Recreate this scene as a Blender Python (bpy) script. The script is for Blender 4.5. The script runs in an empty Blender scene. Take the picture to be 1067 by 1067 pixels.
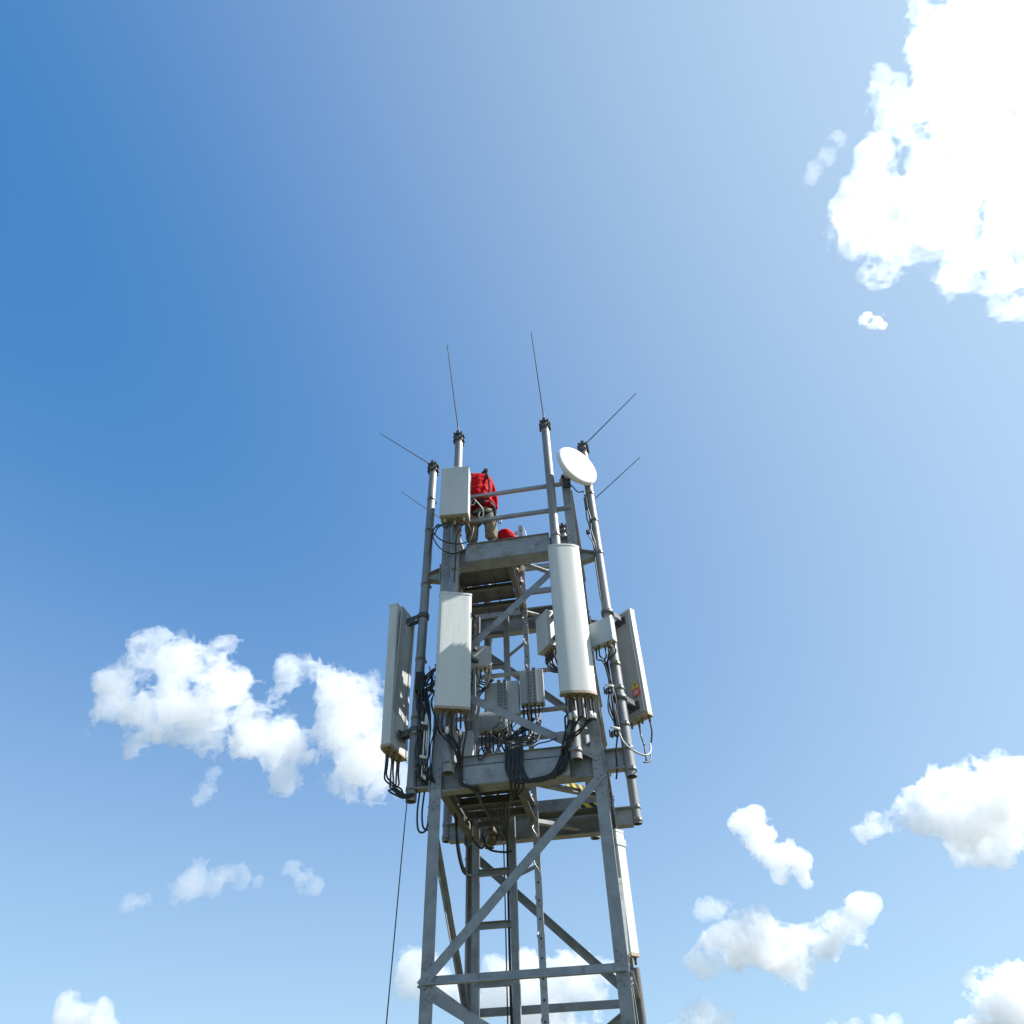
import bpy, bmesh, math, random
import numpy as np
from mathutils import Vector, Matrix

SC = bpy.context.scene
COL = SC.collection
D = math.radians
random.seed(11)

# =============================================================== materials
def new_mat(name):
    m = bpy.data.materials.new(name)
    m.use_nodes = True
    t = m.node_tree
    return m, t, t.nodes['Principled BSDF']

def mottled(name, c0, c1, scale=6.0, rough=(.4, .6), metal=0.0, detail=6, stretch=None, bump=0.0, stain=None, stain_scale=2.5, stain_amt=(.58, .72)):
    """two tone noise material; 'stain' adds irregular dirt or rust patches"""
    m, t, b = new_mat(name)
    N, L = t.nodes, t.links
    tc = N.new('ShaderNodeTexCoord')
    mp = N.new('ShaderNodeMapping')
    if stretch: mp.inputs['Scale'].default_value = stretch
    L.new(tc.outputs['Object'], mp.inputs['Vector'])
    nz = N.new('ShaderNodeTexNoise')
    nz.inputs['Scale'].default_value = scale
    nz.inputs['Detail'].default_value = detail
    nz.inputs['Roughness'].default_value = .65
    L.new(mp.outputs[0], nz.inputs['Vector'])
    r = N.new('ShaderNodeValToRGB')
    r.color_ramp.elements[0].position = .33
    r.color_ramp.elements[1].position = .67
    r.color_ramp.elements[0].color = (*c0, 1)
    r.color_ramp.elements[1].color = (*c1, 1)
    L.new(nz.outputs['Fac'], r.inputs[0])
    col = r.outputs[0]
    if stain:
        n2 = N.new('ShaderNodeTexNoise')
        n2.inputs['Scale'].default_value = stain_scale
        n2.inputs['Detail'].default_value = 8
        n2.inputs['Roughness'].default_value = .7
        L.new(mp.outputs[0], n2.inputs['Vector'])
        r2 = N.new('ShaderNodeMapRange')
        r2.inputs[1].default_value, r2.inputs[2].default_value = stain_amt
        L.new(n2.outputs['Fac'], r2.inputs[0])
        mx = N.new('ShaderNodeMix'); mx.data_type = 'RGBA'
        L.new(r2.outputs[0], mx.inputs[0])
        L.new(col, mx.inputs[6])
        mx.inputs[7].default_value = (*stain, 1)
        col = mx.outputs[2]
    L.new(col, b.inputs['Base Color'])
    rr = N.new('ShaderNodeMapRange')
    rr.inputs[3].default_value, rr.inputs[4].default_value = rough
    L.new(nz.outputs['Fac'], rr.inputs[0])
    L.new(rr.outputs[0], b.inputs['Roughness'])
    b.inputs['Metallic'].default_value = metal
    if rough[0] >= .7: b.inputs['Specular IOR Level'].default_value = .12
    if bump:
        bp = N.new('ShaderNodeBump')
        bp.inputs['Strength'].default_value = bump
        bp.inputs['Distance'].default_value = .02
        L.new(nz.outputs['Fac'], bp.inputs['Height'])
        L.new(bp.outputs[0], b.inputs['Normal'])
    return m

GALV = mottled('galvanised_steel', (.23, .24, .25), (.345, .357, .368), 7, (.45, .65), .15, stain=(.13, .105, .08), stain_scale=3.2, stain_amt=(.56, .76))
PIPE = mottled('galvanised_pipe', (.20, .20, .20), (.30, .30, .30), 9, (.42, .58), .2, stretch=(1, 1, .25), stain=(.10, .08, .065), stain_scale=5, stain_amt=(.60, .78))
BRIGHT = mottled('bright_zinc', (.34, .35, .36), (.46, .47, .48), 12, (.35, .5), .35)
PLATE = mottled('weathered_floor_plate', (.13, .128, .122), (.20, .197, .188), 4, (.55, .8), .15, stain=(.12, .075, .05), stain_scale=2.2, stain_amt=(.55, .72))
RADOME = mottled('white_radome', (.57, .59, .57), (.64, .65, .63), 2.2, (.5, .6), 0, stretch=(3, 3, .35), stain=(.40, .375, .32), stain_scale=1.8, stain_amt=(.50, .92))
CAP = mottled('bounce_tinted_plastic', (.32, .26, .18), (.42, .36, .27), 9, (.5, .7))  # brown of light bounced off the ground is put into this colour
CABINET = mottled('grey_painted_cabinet', (.42, .455, .455), (.49, .52, .52), 3, (.45, .6), 0, stretch=(2, 2, .5))
ALUBACK = mottled('aluminium_back', (.32, .335, .33), (.42, .43, .42), 4, (.5, .65), .1, stretch=(6, 6, .4), stain=(.19, .18, .165), stain_scale=4, stain_amt=(.55, .9))
DISHW = mottled('white_dish_paint', (.76, .76, .76), (.80, .80, .80), 4, (.3, .4))
CLAMP = mottled('dark_clamp_steel', (.07, .07, .075), (.16, .16, .165), 25, (.4, .6), .5)
RUBBER = mottled('black_cable_sheath', (.012, .012, .014), (.025, .025, .028), 20, (.35, .5))
BLACK = mottled('black_rubber', (.012, .012, .012), (.02, .02, .02), 20, (.6, .8))
CONN = mottled('brass_connector', (.16, .12, .06), (.28, .22, .13), 30, (.3, .5), .6)
LABELW = mottled('white_cable_label', (.72, .72, .70), (.78, .78, .76), 20, (.5, .6))
RED = mottled('red_work_shirt', (.40, .004, .009), (.56, .009, .016), 9, (.75, .9), 0, bump=.5)
TROUSER = mottled('khaki_work_trousers', (.17, .148, .115), (.27, .24, .19), 8, (.8, .95), 0, bump=.4)
SKIN = mottled('skin', (.42, .24, .16), (.50, .30, .21), 12, (.45, .6))
BOOT = mottled('brown_boot_leather', (.06, .04, .028), (.10, .07, .05), 10, (.5, .7))
WEB = mottled('dark_harness_webbing', (.02, .02, .022), (.05, .045, .045), 30, (.7, .9))
REDWEB = mottled('red_harness_webbing', (.30, .012, .02), (.42, .02, .03), 30, (.7, .9))
ORANGE = mottled('orange_strap', (.55, .12, .02), (.65, .18, .04), 30, (.7, .9))
HELMET = mottled('white_helmet_shell', (.72, .72, .72), (.78, .78, .78), 10, (.25, .35))
ROD = mottled('dull_rod', (.07, .075, .08), (.11, .115, .12), 30, (.6, .8))
ROPE = mottled('dark_rope', (.05, .05, .055), (.11, .11, .115), 60, (.7, .9))
HOLE = mottled('dark_hole', (.015, .017, .02), (.03, .03, .035), 30, (.6, .8))
YEL = mottled('yellow_sign_paint', (.66, .44, .02), (.72, .50, .04), 20, (.4, .5))
REDS = mottled('red_sign_paint', (.55, .04, .03), (.62, .06, .04), 20, (.4, .5))
GLASS = mottled('amber_lamp_glass', (.085, .07, .035), (.12, .095, .05), 8, (.15, .25))

def striped():
    m, t, b = new_mat('yellow_black_stripes')
    N, L = t.nodes, t.links
    tc = N.new('ShaderNodeTexCoord')
    w = N.new('ShaderNodeTexWave')
    w.wave_type = 'BANDS'; w.bands_direction = 'DIAGONAL'
    w.inputs['Scale'].default_value = 5.0
    w.inputs['Distortion'].default_value = .15
    L.new(tc.outputs['Object'], w.inputs['Vector'])
    r = N.new('ShaderNodeValToRGB'); r.color_ramp.interpolation = 'CONSTANT'
    r.color_ramp.elements[0].color = (.018, .018, .018, 1)
    r.color_ramp.elements[1].color = (.62, .50, .03, 1)
    r.color_ramp.elements[1].position = .5
    L.new(w.outputs['Fac'], r.inputs[0]); L.new(r.outputs[0], b.inputs['Base Color'])
    b.inputs['Roughness'].default_value = .5
    return m
STRIPE = striped()

def ground_mat():
    m = mottled('dry_grass_and_soil', (.085, .075, .04), (.15, .125, .07), .35, (.85, 1), 0, 10, stain=(.05, .065, .025), stain_scale=.12, stain_amt=(.45, .6))
    return m

# =============================================================== geometry helpers
def BM(): return bmesh.new()

def frame(yaw, pitch=0):
    """columns: x along the face to the right, y into the depth, z up"""
    return Matrix.Rotation(D(yaw), 3, 'Z') @ Matrix.Rotation(D(pitch), 3, 'X')

def add_box(bm, c, s, rot=None, bevel=0.0, mi=0):
    c = Vector(c)
    vs = []
    for i in (-1, 1):
        for j in (-1, 1):
            for k in (-1, 1):
                p = Vector((i * s[0] / 2, j * s[1] / 2, k * s[2] / 2))
                vs.append(bm.verts.new(c + (rot @ p if rot else p)))
    fs = [bm.faces.new([vs[q] for q in f]) for f in ((0, 1, 3, 2), (4, 6, 7, 5), (0, 4, 5, 1), (2, 3, 7, 6), (0, 2, 6, 4), (1, 5, 7, 3))]
    for f in fs: f.material_index = mi
    if bevel:
        es = list({e for f in fs for e in f.edges})
        r = bmesh.ops.bevel(bm, geom=es, offset=bevel, segments=2, affect='EDGES', profile=.5)
        for f in r['faces']: f.material_index = mi

def add_bar(bm, a, b, prof, up=(0, 0, 1), mi=0):
    """sweep a closed 2D profile (x sideways, y along 'up') from a to b"""
    a, b = Vector(a), Vector(b)
    d = (b - a).normalized()
    up = Vector(up)
    x = d.cross(up)
    if x.length < 1e-4: x = d.cross(Vector((0, 1, 0)))
    x.normalize()
    y = x.cross(d).normalized()
    A = [bm.verts.new(a + x * p[0] + y * p[1]) for p in prof]
    B = [bm.verts.new(b + x * p[0] + y * p[1]) for p in prof]
    n = len(prof)
    for i in range(n):
        f = bm.faces.new((A[i], A[(i + 1) % n], B[(i + 1) % n], B[i])); f.material_index = mi
    f = bm.faces.new(list(reversed(A))); f.material_index = mi
    f = bm.faces.new(B); f.material_index = mi

def P_rect(w, h): return [(-w/2, -h/2), (w/2, -h/2), (w/2, h/2), (-w/2, h/2)]
def P_angle(w, h, t): return [(0, 0), (w, 0), (w, t), (t, t), (t, h), (0, h)]
def P_chan(w, h, t): return [(0, 0), (w, 0), (w, t), (t, t), (t, h - t), (w, h - t), (w, h), (0, h)]
def P_ibeam(w, h, t): return [(-w/2, 0), (w/2, 0), (w/2, t), (t/2, t), (t/2, h-t), (w/2, h-t), (w/2, h), (-w/2, h), (-w/2, h-t), (-t/2, h-t), (-t/2, t), (-w/2, t)]

def smooth_pts(pts, n=6):
    pts = [Vector(p) for p in pts]
    if len(pts) < 3 or n < 2: return pts
    out = []
    for i in range(len(pts) - 1):
        p0 = pts[max(i - 1, 0)]; p1 = pts[i]; p2 = pts[i + 1]; p3 = pts[min(i + 2, len(pts) - 1)]
        for k in range(n):
            t = k / n
            out.append(.5 * ((2 * p1) + (p2 - p0) * t + (2 * p0 - 5 * p1 + 4 * p2 - p3) * t * t + (3 * p1 - p0 - 3 * p2 + p3) * t ** 3))
    out.append(pts[-1])
    return out

def add_tube(bm, pts, r, seg=8, n=6, mi=0, taper=None):
    pts = smooth_pts(pts, n)
    rings = []
    prev = None
    for i, p in enumerate(pts):
        d = (pts[min(i + 1, len(pts) - 1)] - pts[max(i - 1, 0)])
        if d.length < 1e-6: d = Vector((0, 0, 1))
        d.normalize()
        if prev is None:
            x = d.cross(Vector((0, 0, 1)))
            if x.length < .05: x = d.cross(Vector((1, 0, 0)))
        else:
            x = prev - d * prev.dot(d)
        x.normalize(); prev = x
        y = d.cross(x)
        rr = r if taper is None else r + (taper - r) * i / (len(pts) - 1)
        rings.append([bm.verts.new(p + (x * math.cos(a) + y * math.sin(a)) * rr) for a in [2 * math.pi * k / seg for k in range(seg)]])
    for A, B in zip(rings, rings[1:]):
        for k in range(seg):
            f = bm.faces.new((A[k], A[(k + 1) % seg], B[(k + 1) % seg], B[k])); f.material_index = mi; f.smooth = True
    for ring, rev in ((rings[0], True), (rings[-1], False)):
        f = bm.faces.new(list(reversed(ring)) if rev else ring); f.material_index = mi

def add_pipe(bm, a, b, r, wall=.006, seg=20):
    """open ended hollow tube"""
    a, b = Vector(a), Vector(b)
    d = (b - a).normalized()
    x = d.cross(Vector((0, 1, 0)))
    if x.length < .1: x = d.cross(Vector((1, 0, 0)))
    x.normalize(); y = d.cross(x)
    R = []
    for p, q in ((a, r), (b, r), (b, r - wall), (a, r - wall)):
        R.append([bm.verts.new(p + (x * math.cos(t) + y * math.sin(t)) * q) for t in [2 * math.pi * k / seg for k in range(seg)]])
    for i in range(4):
        A, B = R[i], R[(i + 1) % 4]
        for k in range(seg):
            f = bm.faces.new((A[k], A[(k + 1) % seg], B[(k + 1) % seg], B[k])); f.smooth = i in (0, 2)

def add_lathe(bm, o, axis, prof, seg=32, mi=0, smooth=True):
    """revolve (radius, height) pairs about axis through o"""
    o, axis = Vector(o), Vector(axis).normalized()
    x = axis.cross(Vector((0, 0, 1)))
    if x.length < .05: x = axis.cross(Vector((1, 0, 0)))
    x.normalize(); y = axis.cross(x)
    rings = []
    for r, h in prof:
        if r < 1e-5: rings.append([bm.verts.new(o + axis * h)])
        else: rings.append([bm.verts.new(o + axis * h + (x * math.cos(t) + y * math.sin(t)) * r) for t in [2 * math.pi * k / seg for k in range(seg)]])
    for A, B in zip(rings, rings[1:]):
        for k in range(seg):
            a0, a1 = A[k % len(A)], A[(k + 1) % len(A)]
            b0, b1 = B[k % len(B)], B[(k + 1) % len(B)]
            vs = [a0]
            for v in (a1, b1, b0):
                if v not in vs: vs.append(v)
            if len(vs) > 2:
                f = bm.faces.new(vs); f.material_index = mi; f.smooth = smooth

def add_bolt(bm, p, axis, r=.011, h=.012, mi=0):
    add_lathe(bm, p, axis, [(0, h), (r, h), (r, -.002), (0, -.002)], 6, mi, False)

def wpos(o):
    v = Vector((0, 0, 0))
    while o: v = v + o.location; o = o.parent
    return v

def obj(name, bm, mats, parent=None, keep_origin=None):
    """link a bmesh made in world coordinates as one mesh object under its parent"""
    bmesh.ops.recalc_face_normals(bm, faces=bm.faces)
    crease = [e for e in bm.edges if len(e.link_faces) == 2 and e.link_faces[0].smooth != e.link_faces[1].smooth]
    if crease: bmesh.ops.split_edges(bm, edges=crease)
    me = bpy.data.meshes.new(name)
    org = wpos(parent) if parent else (Vector(keep_origin) if keep_origin else Vector((0, 0, 0)))
    bmesh.ops.translate(bm, verts=bm.verts, vec=-org)
    bm.to_mesh(me); bm.free()
    for m in (mats if isinstance(mats, (list, tuple)) else [mats]): me.materials.append(m)
    o = bpy.data.objects.new(name, me)
    COL.objects.link(o)
    if parent: o.parent = parent
    elif keep_origin: o.location = org
    return o

def tag(o, label=None, cat=None, group=None, kind=None):
    if label: o['label'] = label
    if cat: o['category'] = cat
    if group: o['group'] = group
    if kind: o['kind'] = kind
    return o

def thing(name, loc, label, cat, group=None):
    o = bpy.data.objects.new(name, None)
    o.empty_display_size = .2
    COL.objects.link(o); o.location = loc
    return tag(o, label, cat, group)

# =============================================================== settings
EXPOSURE = .9
SKY_STR = .107
SKY_AIR, SKY_DUST, SKY_OZ = 1.0, .5, 1.0
SKY_GAMMA = .4
SKY_TINT = (.125, .94, 2.05)
GLOW = (2.7, 2.4, 1.1)
GLOW_P = 2.0
HORIZON = (2.6, 2.2, .75)
DENS_K = 1.0

# =============================================================== cloud bodies

def _lattice_noise(p, seed):
    """smooth value noise at points p (n,3), range about -1..1"""
    rng = np.random.RandomState(seed)
    N = 64
    lat = rng.rand(N, N, N).astype(np.float32) * 2 - 1
    i = np.floor(p).astype(np.int32)
    f = (p - i).astype(np.float32)
    f = f * f * f * (f * (f * 6 - 15) + 10)
    i0 = i & 63
    i1 = (i + 1) & 63
    x0, y0, z0 = i0.T
    x1, y1, z1 = i1.T
    fx, fy, fz = f.T
    def L(a, b, t): return a + (b - a) * t
    c00 = L(lat[x0, y0, z0], lat[x1, y0, z0], fx)
    c10 = L(lat[x0, y1, z0], lat[x1, y1, z0], fx)
    c01 = L(lat[x0, y0, z1], lat[x1, y0, z1], fx)
    c11 = L(lat[x0, y1, z1], lat[x1, y1, z1], fx)
    return L(L(c00, c10, fy), L(c01, c11, fy), fz)

def surface_nets(F, lo, h):
    """iso-surface F = 0 (inside F > 0) of a sampled field as verts, quads"""
    S = F > 0
    nx, ny, nz = F.shape
    c = [S[i:nx-1+i, j:ny-1+j, k:nz-1+k] for i in (0, 1) for j in (0, 1) for k in (0, 1)]
    tot = sum(a.astype(np.int8) for a in c)
    act = (tot > 0) & (tot < 8)
    idx = np.argwhere(act)
    vid = -np.ones(act.shape, np.int64)
    vid[act] = np.arange(len(idx))
    acc = np.zeros((len(idx), 3)); cnt = np.zeros(len(idx))
    corners = [(i, j, k) for i in (0, 1) for j in (0, 1) for k in (0, 1)]
    for a in range(8):
        for b in range(a + 1, 8):
            da = np.array(corners[a]); db = np.array(corners[b])
            if abs(da - db).sum() != 1: continue
            fa = F[tuple((idx + da).T)]; fb = F[tuple((idx + db).T)]
            m = (fa > 0) != (fb > 0)
            t = np.where(m, fa / np.where(m, fa - fb, 1), 0)
            acc[m] += (da + (db - da) * t[:, None])[m]
            cnt[m] += 1
    V = lo + (idx + acc / np.maximum(cnt, 1)[:, None]) * h
    quads = []
    for ax in range(3):
        d = np.zeros(3, int); d[ax] = 1
        sl0 = [slice(1, -1)] * 3; sl1 = [slice(1, -1)] * 3
        sl0[ax] = slice(0, -1); sl1[ax] = slice(1, None)
        A = S[tuple(sl0)]; B = S[tuple(sl1)]
        e = np.argwhere(A != B)
        off = np.ones(3, int); off[ax] = 0
        g = e + off
        u, w = [q for q in range(3) if q != ax]
        du = np.zeros(3, int); du[u] = 1; dw = np.zeros(3, int); dw[w] = 1
        q = np.stack([vid[tuple((g - du - dw).T)], vid[tuple((g - dw).T)], vid[tuple(g.T)], vid[tuple((g - du).T)]], 1)
        flip = S[tuple(g.T)]
        if ax == 1: flip = ~flip
        q[~flip] = q[~flip][:, ::-1]
        quads.append(q)
    return V, np.concatenate(quads)

def cloud_mesh(name, blobs, zs, cell, seed, rough=.55, feat=1.0):
    """blobs: (x, y, z, r) in metres in the cloud's own axes; the billows are fractal"""
    B = np.array(blobs, float)
    rmax = B[:, 3].max()
    Z = np.array([1, 1, zs])
    lo = (B[:, :3] - B[:, 3:4] * 1.45 * Z).min(0) - 2 * cell
    hi = (B[:, :3] + B[:, 3:4] * 1.45 * Z).max(0) + 2 * cell
    n = np.ceil((hi - lo) / cell).astype(int) + 1
    gx, gy, gz = np.meshgrid(*[np.arange(k, dtype=np.float32) for k in n], indexing='ij')
    P = np.stack([gx.ravel(), gy.ravel(), gz.ravel()], 1) * cell + lo
    P = P.astype(np.float32)
    f = np.zeros(len(P), np.float32)
    for x, y, z, r in B:
        d2 = (((P - np.array([x, y, z], np.float32)) / Z.astype(np.float32)) ** 2).sum(1)
        f += np.exp(-3.2 * d2 / r ** 2)
    f = np.minimum(1 + np.log(f + 1e-9) / 3.2, .9)
    # domain warp, then fractal billows: the sum of folded noise gives cauliflower lobes with wispy breaks
    s0 = np.median(B[:, 3]) * 1.15 * feat
    wv = np.stack([_lattice_noise(P / (s0 * .9) + 31.7 * q + seed, seed * 10 + 40 + q) for q in range(3)], 1) * (s0 * .22)
    Q = P + wv
    nz = np.zeros(len(P), np.float32)
    amp, s, o = 1.0, s0, 0
    while s > cell * 1.5 and o < 6:
        v = _lattice_noise(Q / s + 17.3 * o + seed * 3.7, seed * 10 + o)
        nz += amp * (v if o == 0 else (.55 - 1.6 * np.abs(v)) )
        amp *= .62; s *= .48; o += 1
    F = f + rough * nz
    F = F.reshape(n)
    F[0] = F[-1] = -1; F[:, 0] = F[:, -1] = -1; F[:, :, 0] = F[:, :, -1] = -1
    V, Q = surface_nets(F, lo, cell)
    me = bpy.data.meshes.new(name)
    me.vertices.add(len(V)); me.vertices.foreach_set('co', V.astype(np.float32).ravel())
    me.loops.add(Q.size); me.loops.foreach_set('vertex_index', Q.ravel().astype(np.int32))
    me.polygons.add(len(Q)); me.polygons.foreach_set('loop_start', np.arange(0, Q.size, 4, dtype=np.int32))
    me.update(calc_edges=True); me.validate()
    return me

# (label, centre, density, depth ratio, seed, cell, roughness, lobes (x, y, z, radius))
CLOUDS = [
    ('large broken white cloud with a blue gap, just left of the tower',
     (-690, 1143, 652), 0.02093, 0.8, 1, 2.66, 2.18,
     [(-258, 68, -10, 41.0),(-234, 99, 6, 37.6),(-188, 105, -2, 44.5),(-133, 108, 6, 44.5),(-87, 81, 15, 51.3),(-41, 39, 1, 58.1),(10, -6, 0, 58.1),(41, -39, -12, 47.9),(-179, 35, -8, 58.1),(-106, 7, 0, 44.5),(-244, -39, 3, 25.6),(-207, -29, 4, 20.5),(-271, 17, -2, 34.2),(69, 81, -8, 29.1),(102, 79, -4, 30.8),(152, 63, 10, 41.0),(188, 20, -9, 51.3),(161, -29, -2, 58.1),(225, -66, 14, 54.7),(133, 17, -10, 34.2),(183, -94, 2, 34.2),(69, -108, 6, 23.9),(271, -103, -6, 34.2),(106, -48, 1, 37.6),(51, 17, 5, 20.5)]),
    ('thin faint cloud strip low beside the rope, longer of two',
     (-1075, 1823, 576), 0.00877, 0.8, 2, 4.24, 1.71,
     [(-100, -14, -6, 31.7),(-62, 11, 0, 34.3),(-12, 14, 5, 34.3),(50, 9, 2, 26.4),(100, 4, 0, 15.8)]),
    ('small thin cloud wisp near the rope, shorter of two',
     (-894, 1913, 593), 0.00886, 0.8, 3, 4.37, 1.71,
     [(-30, 22, -4, 24.5),(1, 4, 0, 27.2),(30, -22, -2, 24.5)]),
    ('tiny faint cloud puff low at far left of the sky',
     (-1239, 1734, 520), 0.00866, 0.8, 4, 3.03, 1.52,
     [(-15, 0, 0, 20.2),(15, 0, -1, 20.2)]),
    ('small white cloud cut off by the bottom left picture edge',
     (-1301, 1744, 276), 0.02609, 0.8, 5, 2.95, 1.52,
     [(-38, 22, 5, 29.9),(1, 26, 6, 39.1),(38, 22, -3, 29.9),(-10, -15, 1, 36.8),(34, -26, -4, 36.8)]),
    ('tiny detached wisp below the large broken cloud',
     (-927, 1418, 652), 0.01101, 0.8, 6, 2.73, 1.52,
     [(16, 26, 0, 15.9),(-3, -13, -2, 20.4),(-16, -26, 2, 18.2)]),
    ('white cloud low behind the tower legs',
     (-401, 2128, 345), 0.02044, 0.7, 7, 3.79, 1.52,
     [(-218, 45, -3, 47.3),(-248, 59, 0, 21.0),(-186, 64, 4, 36.8),(-161, 10, -2, 42.0),(-50, -2, 10, 52.5),(-12, 64, -5, 31.5),(37, 22, 7, 63.0),(111, -2, -3, 73.5),(186, 35, -2, 68.3),(248, 10, 3, 52.5),(149, -64, 1, 63.0),(50, -52, -2, 52.5)]),
    ('small curved white cloud with two lobes, highest of the small right hand ones',
     (362, 2073, 617), 0.03230, 0.8, 8, 3.27, 1.52,
     [(-81, 54, -10, 31.6),(-42, 90, -6, 22.6),(-35, 46, 5, 33.9),(-42, -5, 1, 33.9),(-4, -26, 4, 31.6),(14, -64, 7, 22.6),(50, -18, 3, 29.4),(73, -56, -8, 27.1),(81, -90, -2, 18.1)]),
    ('broad white cloud with a pointed left tail at the right edge',
     (763, 1958, 631), 0.01963, 0.8, 9, 3.68, 1.52,
     [(-193, -47, 1, 25.4),(-159, -30, -5, 29.7),(-120, -18, 11, 36.0),(-72, -4, 12, 42.4),(-12, 20, 14, 63.5),(48, 4, -1, 72.0),(108, 40, 16, 72.0),(164, 76, -13, 55.1),(91, -57, -7, 59.3),(144, -69, -1, 50.8),(-12, 69, 5, 29.7),(193, 4, 0, 46.6),(84, -112, -8, 33.9),(156, 112, -3, 25.4)]),
    ('long white cloud with an upturned right end, right of the tower',
     (336, 2125, 423), 0.02280, 0.8, 10, 3.53, 1.42,
     [(-217, -56, -3, 27.9),(-173, -37, -5, 38.6),(-156, 7, -5, 25.8),(-100, -24, -3, 58.0),(-39, -24, -2, 64.4),(22, -37, 11, 60.1),(83, -12, 9, 47.2),(137, 17, 1, 40.8),(168, 0, -1, 34.4),(198, 66, 6, 34.4),(217, 85, 5, 21.5),(-88, 24, 4, 38.6),(-198, -85, 4, 21.5)]),
    ('tiny wisp above the long upturned cloud',
     (186, 2127, 499), 0.01240, 0.8, 11, 3.23, 1.71,
     [(-29, -6, 6, 24.2),(4, -1, -7, 26.9),(29, 6, 4, 21.5)]),
    ('small rounded cloud at the bottom edge, right of the tower',
     (95, 2177, 246), 0.01743, 0.8, 12, 3.21, 1.52,
     [(-38, 13, -4, 24.9),(5, 27, -1, 35.3),(50, 18, 5, 27.0),(9, -20, 6, 41.5),(-50, -27, -7, 29.1)]),
    ('white cloud with a grey underside in the bottom right corner',
     (754, 2046, 237), 0.03214, 0.9, 13, 3.25, 1.42,
     [(-69, 6, 3, 28.1),(-27, 23, -13, 41.2),(27, 45, -4, 41.2),(5, -19, 12, 52.4),(69, 2, -3, 56.1),(-58, -45, 2, 29.9)]),
    ('low faint cloud line on the bottom edge, right of the rounded cloud',
     (470, 2130, 228), 0.01591, 0.8, 14, 3.05, 1.52,
     [(-28, 0, 3, 23.8),(28, 4, 4, 23.8),(73, 0, 3, 23.8),(-73, -4, -4, 16.6)]),
    ('huge dazzling white cloud near the sun, largest in the sky',
     (367, 315, 652), 0.01436, 0.4, 15, 1.41, 2.18,
     [(39, 139, -1, 50.8),(17, 122, 0, 35.1),(26, 83, -5, 46.2),(52, 61, 1, 55.4),(63, 105, 2, 55.4),(44, 26, 4, 50.8),(17, -4, 5, 46.2),(52, -30, -5, 50.8),(-13, -9, -3, 36.9),(-39, -4, 1, 24.0),(-54, 26, -2, 18.5),(-57, 52, -1, 14.8),(-56, 78, 0, 12.9),(-59, 89, -1, 9.2),(-68, 13, 1, 18.5),(-74, -13, 2, 16.6),(-78, -48, -3, 22.2),(-87, -61, 0, 18.5),(-57, -65, 2, 27.7),(-35, -52, 4, 35.1),(-4, -48, -2, 36.9),(17, -65, -3, 29.5),(-26, 26, 1, 11.1),(9, -103, 1, 12.9),(-4, -96, -1, 11.1),(35, -96, 0, 14.8),(61, -91, 1, 22.2),(59, -122, 2, 16.6),(66, -139, -1, 11.1),(-4, 131, 1, 14.8),(87, 17, 5, 64.6),(87, -70, 0, 36.9),(26, 48, -3, 36.9)]),
    ('small pale wisp left of the huge white cloud',
     (252, 283, 652), 0.01026, 0.8, 16, 1.16, 1.71,
     [(-6, -7, -2, 7.3),(3, 4, -1, 7.3),(12, 15, 1, 7.3),(-12, -15, -1, 5.4)]),
    ('tiny puff just below the huge white cloud',
     (324, 462, 652), 0.06522, 0.8, 17, 1.13, 1.52,
     [(-1, 2, -2, 6.5),(9, -2, -1, 7.6),(-9, 1, -1, 4.3)]),
]

# =============================================================== ground (structure)
g = BM()
rings = []
for r in (0, 15, 60, 250, 1000, 6000):
    n = 1 if r == 0 else 48
    rings.append([g.verts.new((math.cos(2*math.pi*k/n)*r, math.sin(2*math.pi*k/n)*r, 0 if r < 20 else math.sin(k*2.3)*.004*min(r, 300))) for k in range(n)])
for A, B in zip(rings, rings[1:]):
    for k in range(48):
        if len(A) == 1: g.faces.new((A[0], B[k], B[(k+1) % 48]))
        else: g.faces.new((A[k], B[k], B[(k+1) % 48], A[(k+1) % 48]))
tag(obj('ground', g, ground_mat()), kind='structure')

# =============================================================== the tower
# world axes: x along the tower's front face, y into its depth, z up; tower axis at the origin
T = thing('lattice_tower', (0, 0, 0), 'tall square galvanised steel lattice tower with two work platforms', 'tower')
S = .9            # half width over the legs
TOP = 8.74
LEGS = {'LF': (-S, -S), 'RF': (S, -S), 'LB': (-S, S), 'RB': (S, S)}
for k, (u, v) in LEGS.items():
    bm = BM()
    su, sv = (1 if u < 0 else -1), (1 if v < 0 else -1)
    w, t = .115, .012
    pr = [(0, 0), (w, 0), (w, t), (t, t), (t, w), (0, w)]
    A = [bm.verts.new((u + su*p[0], v + sv*p[1], 0)) for p in pr]
    B = [bm.verts.new((u + su*p[0], v + sv*p[1], TOP)) for p in pr]
    for i in range(6): bm.faces.new((A[i], A[(i+1) % 6], B[(i+1) % 6], B[i]))
    bm.faces.new(A); bm.faces.new(B)
    # bolt rows where the braces and the platform beams meet the leg
    for z in (2.72, 2.79, 2.86, 2.93, 4.30, 4.38, 4.52, 4.60, 4.68, 5.68, 5.76, 5.84, 7.28, 7.36, 7.44, 7.56, 7.64):
        add_bolt(bm, (u + su*.045, v, z), (0, -sv, 0))
        add_bolt(bm, (u + su*.085, v, z + .035), (0, -sv, 0))
        add_bolt(bm, (u, v + sv*.06, z), (-su, 0, 0))
    obj('leg', bm, GALV, T)
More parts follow.
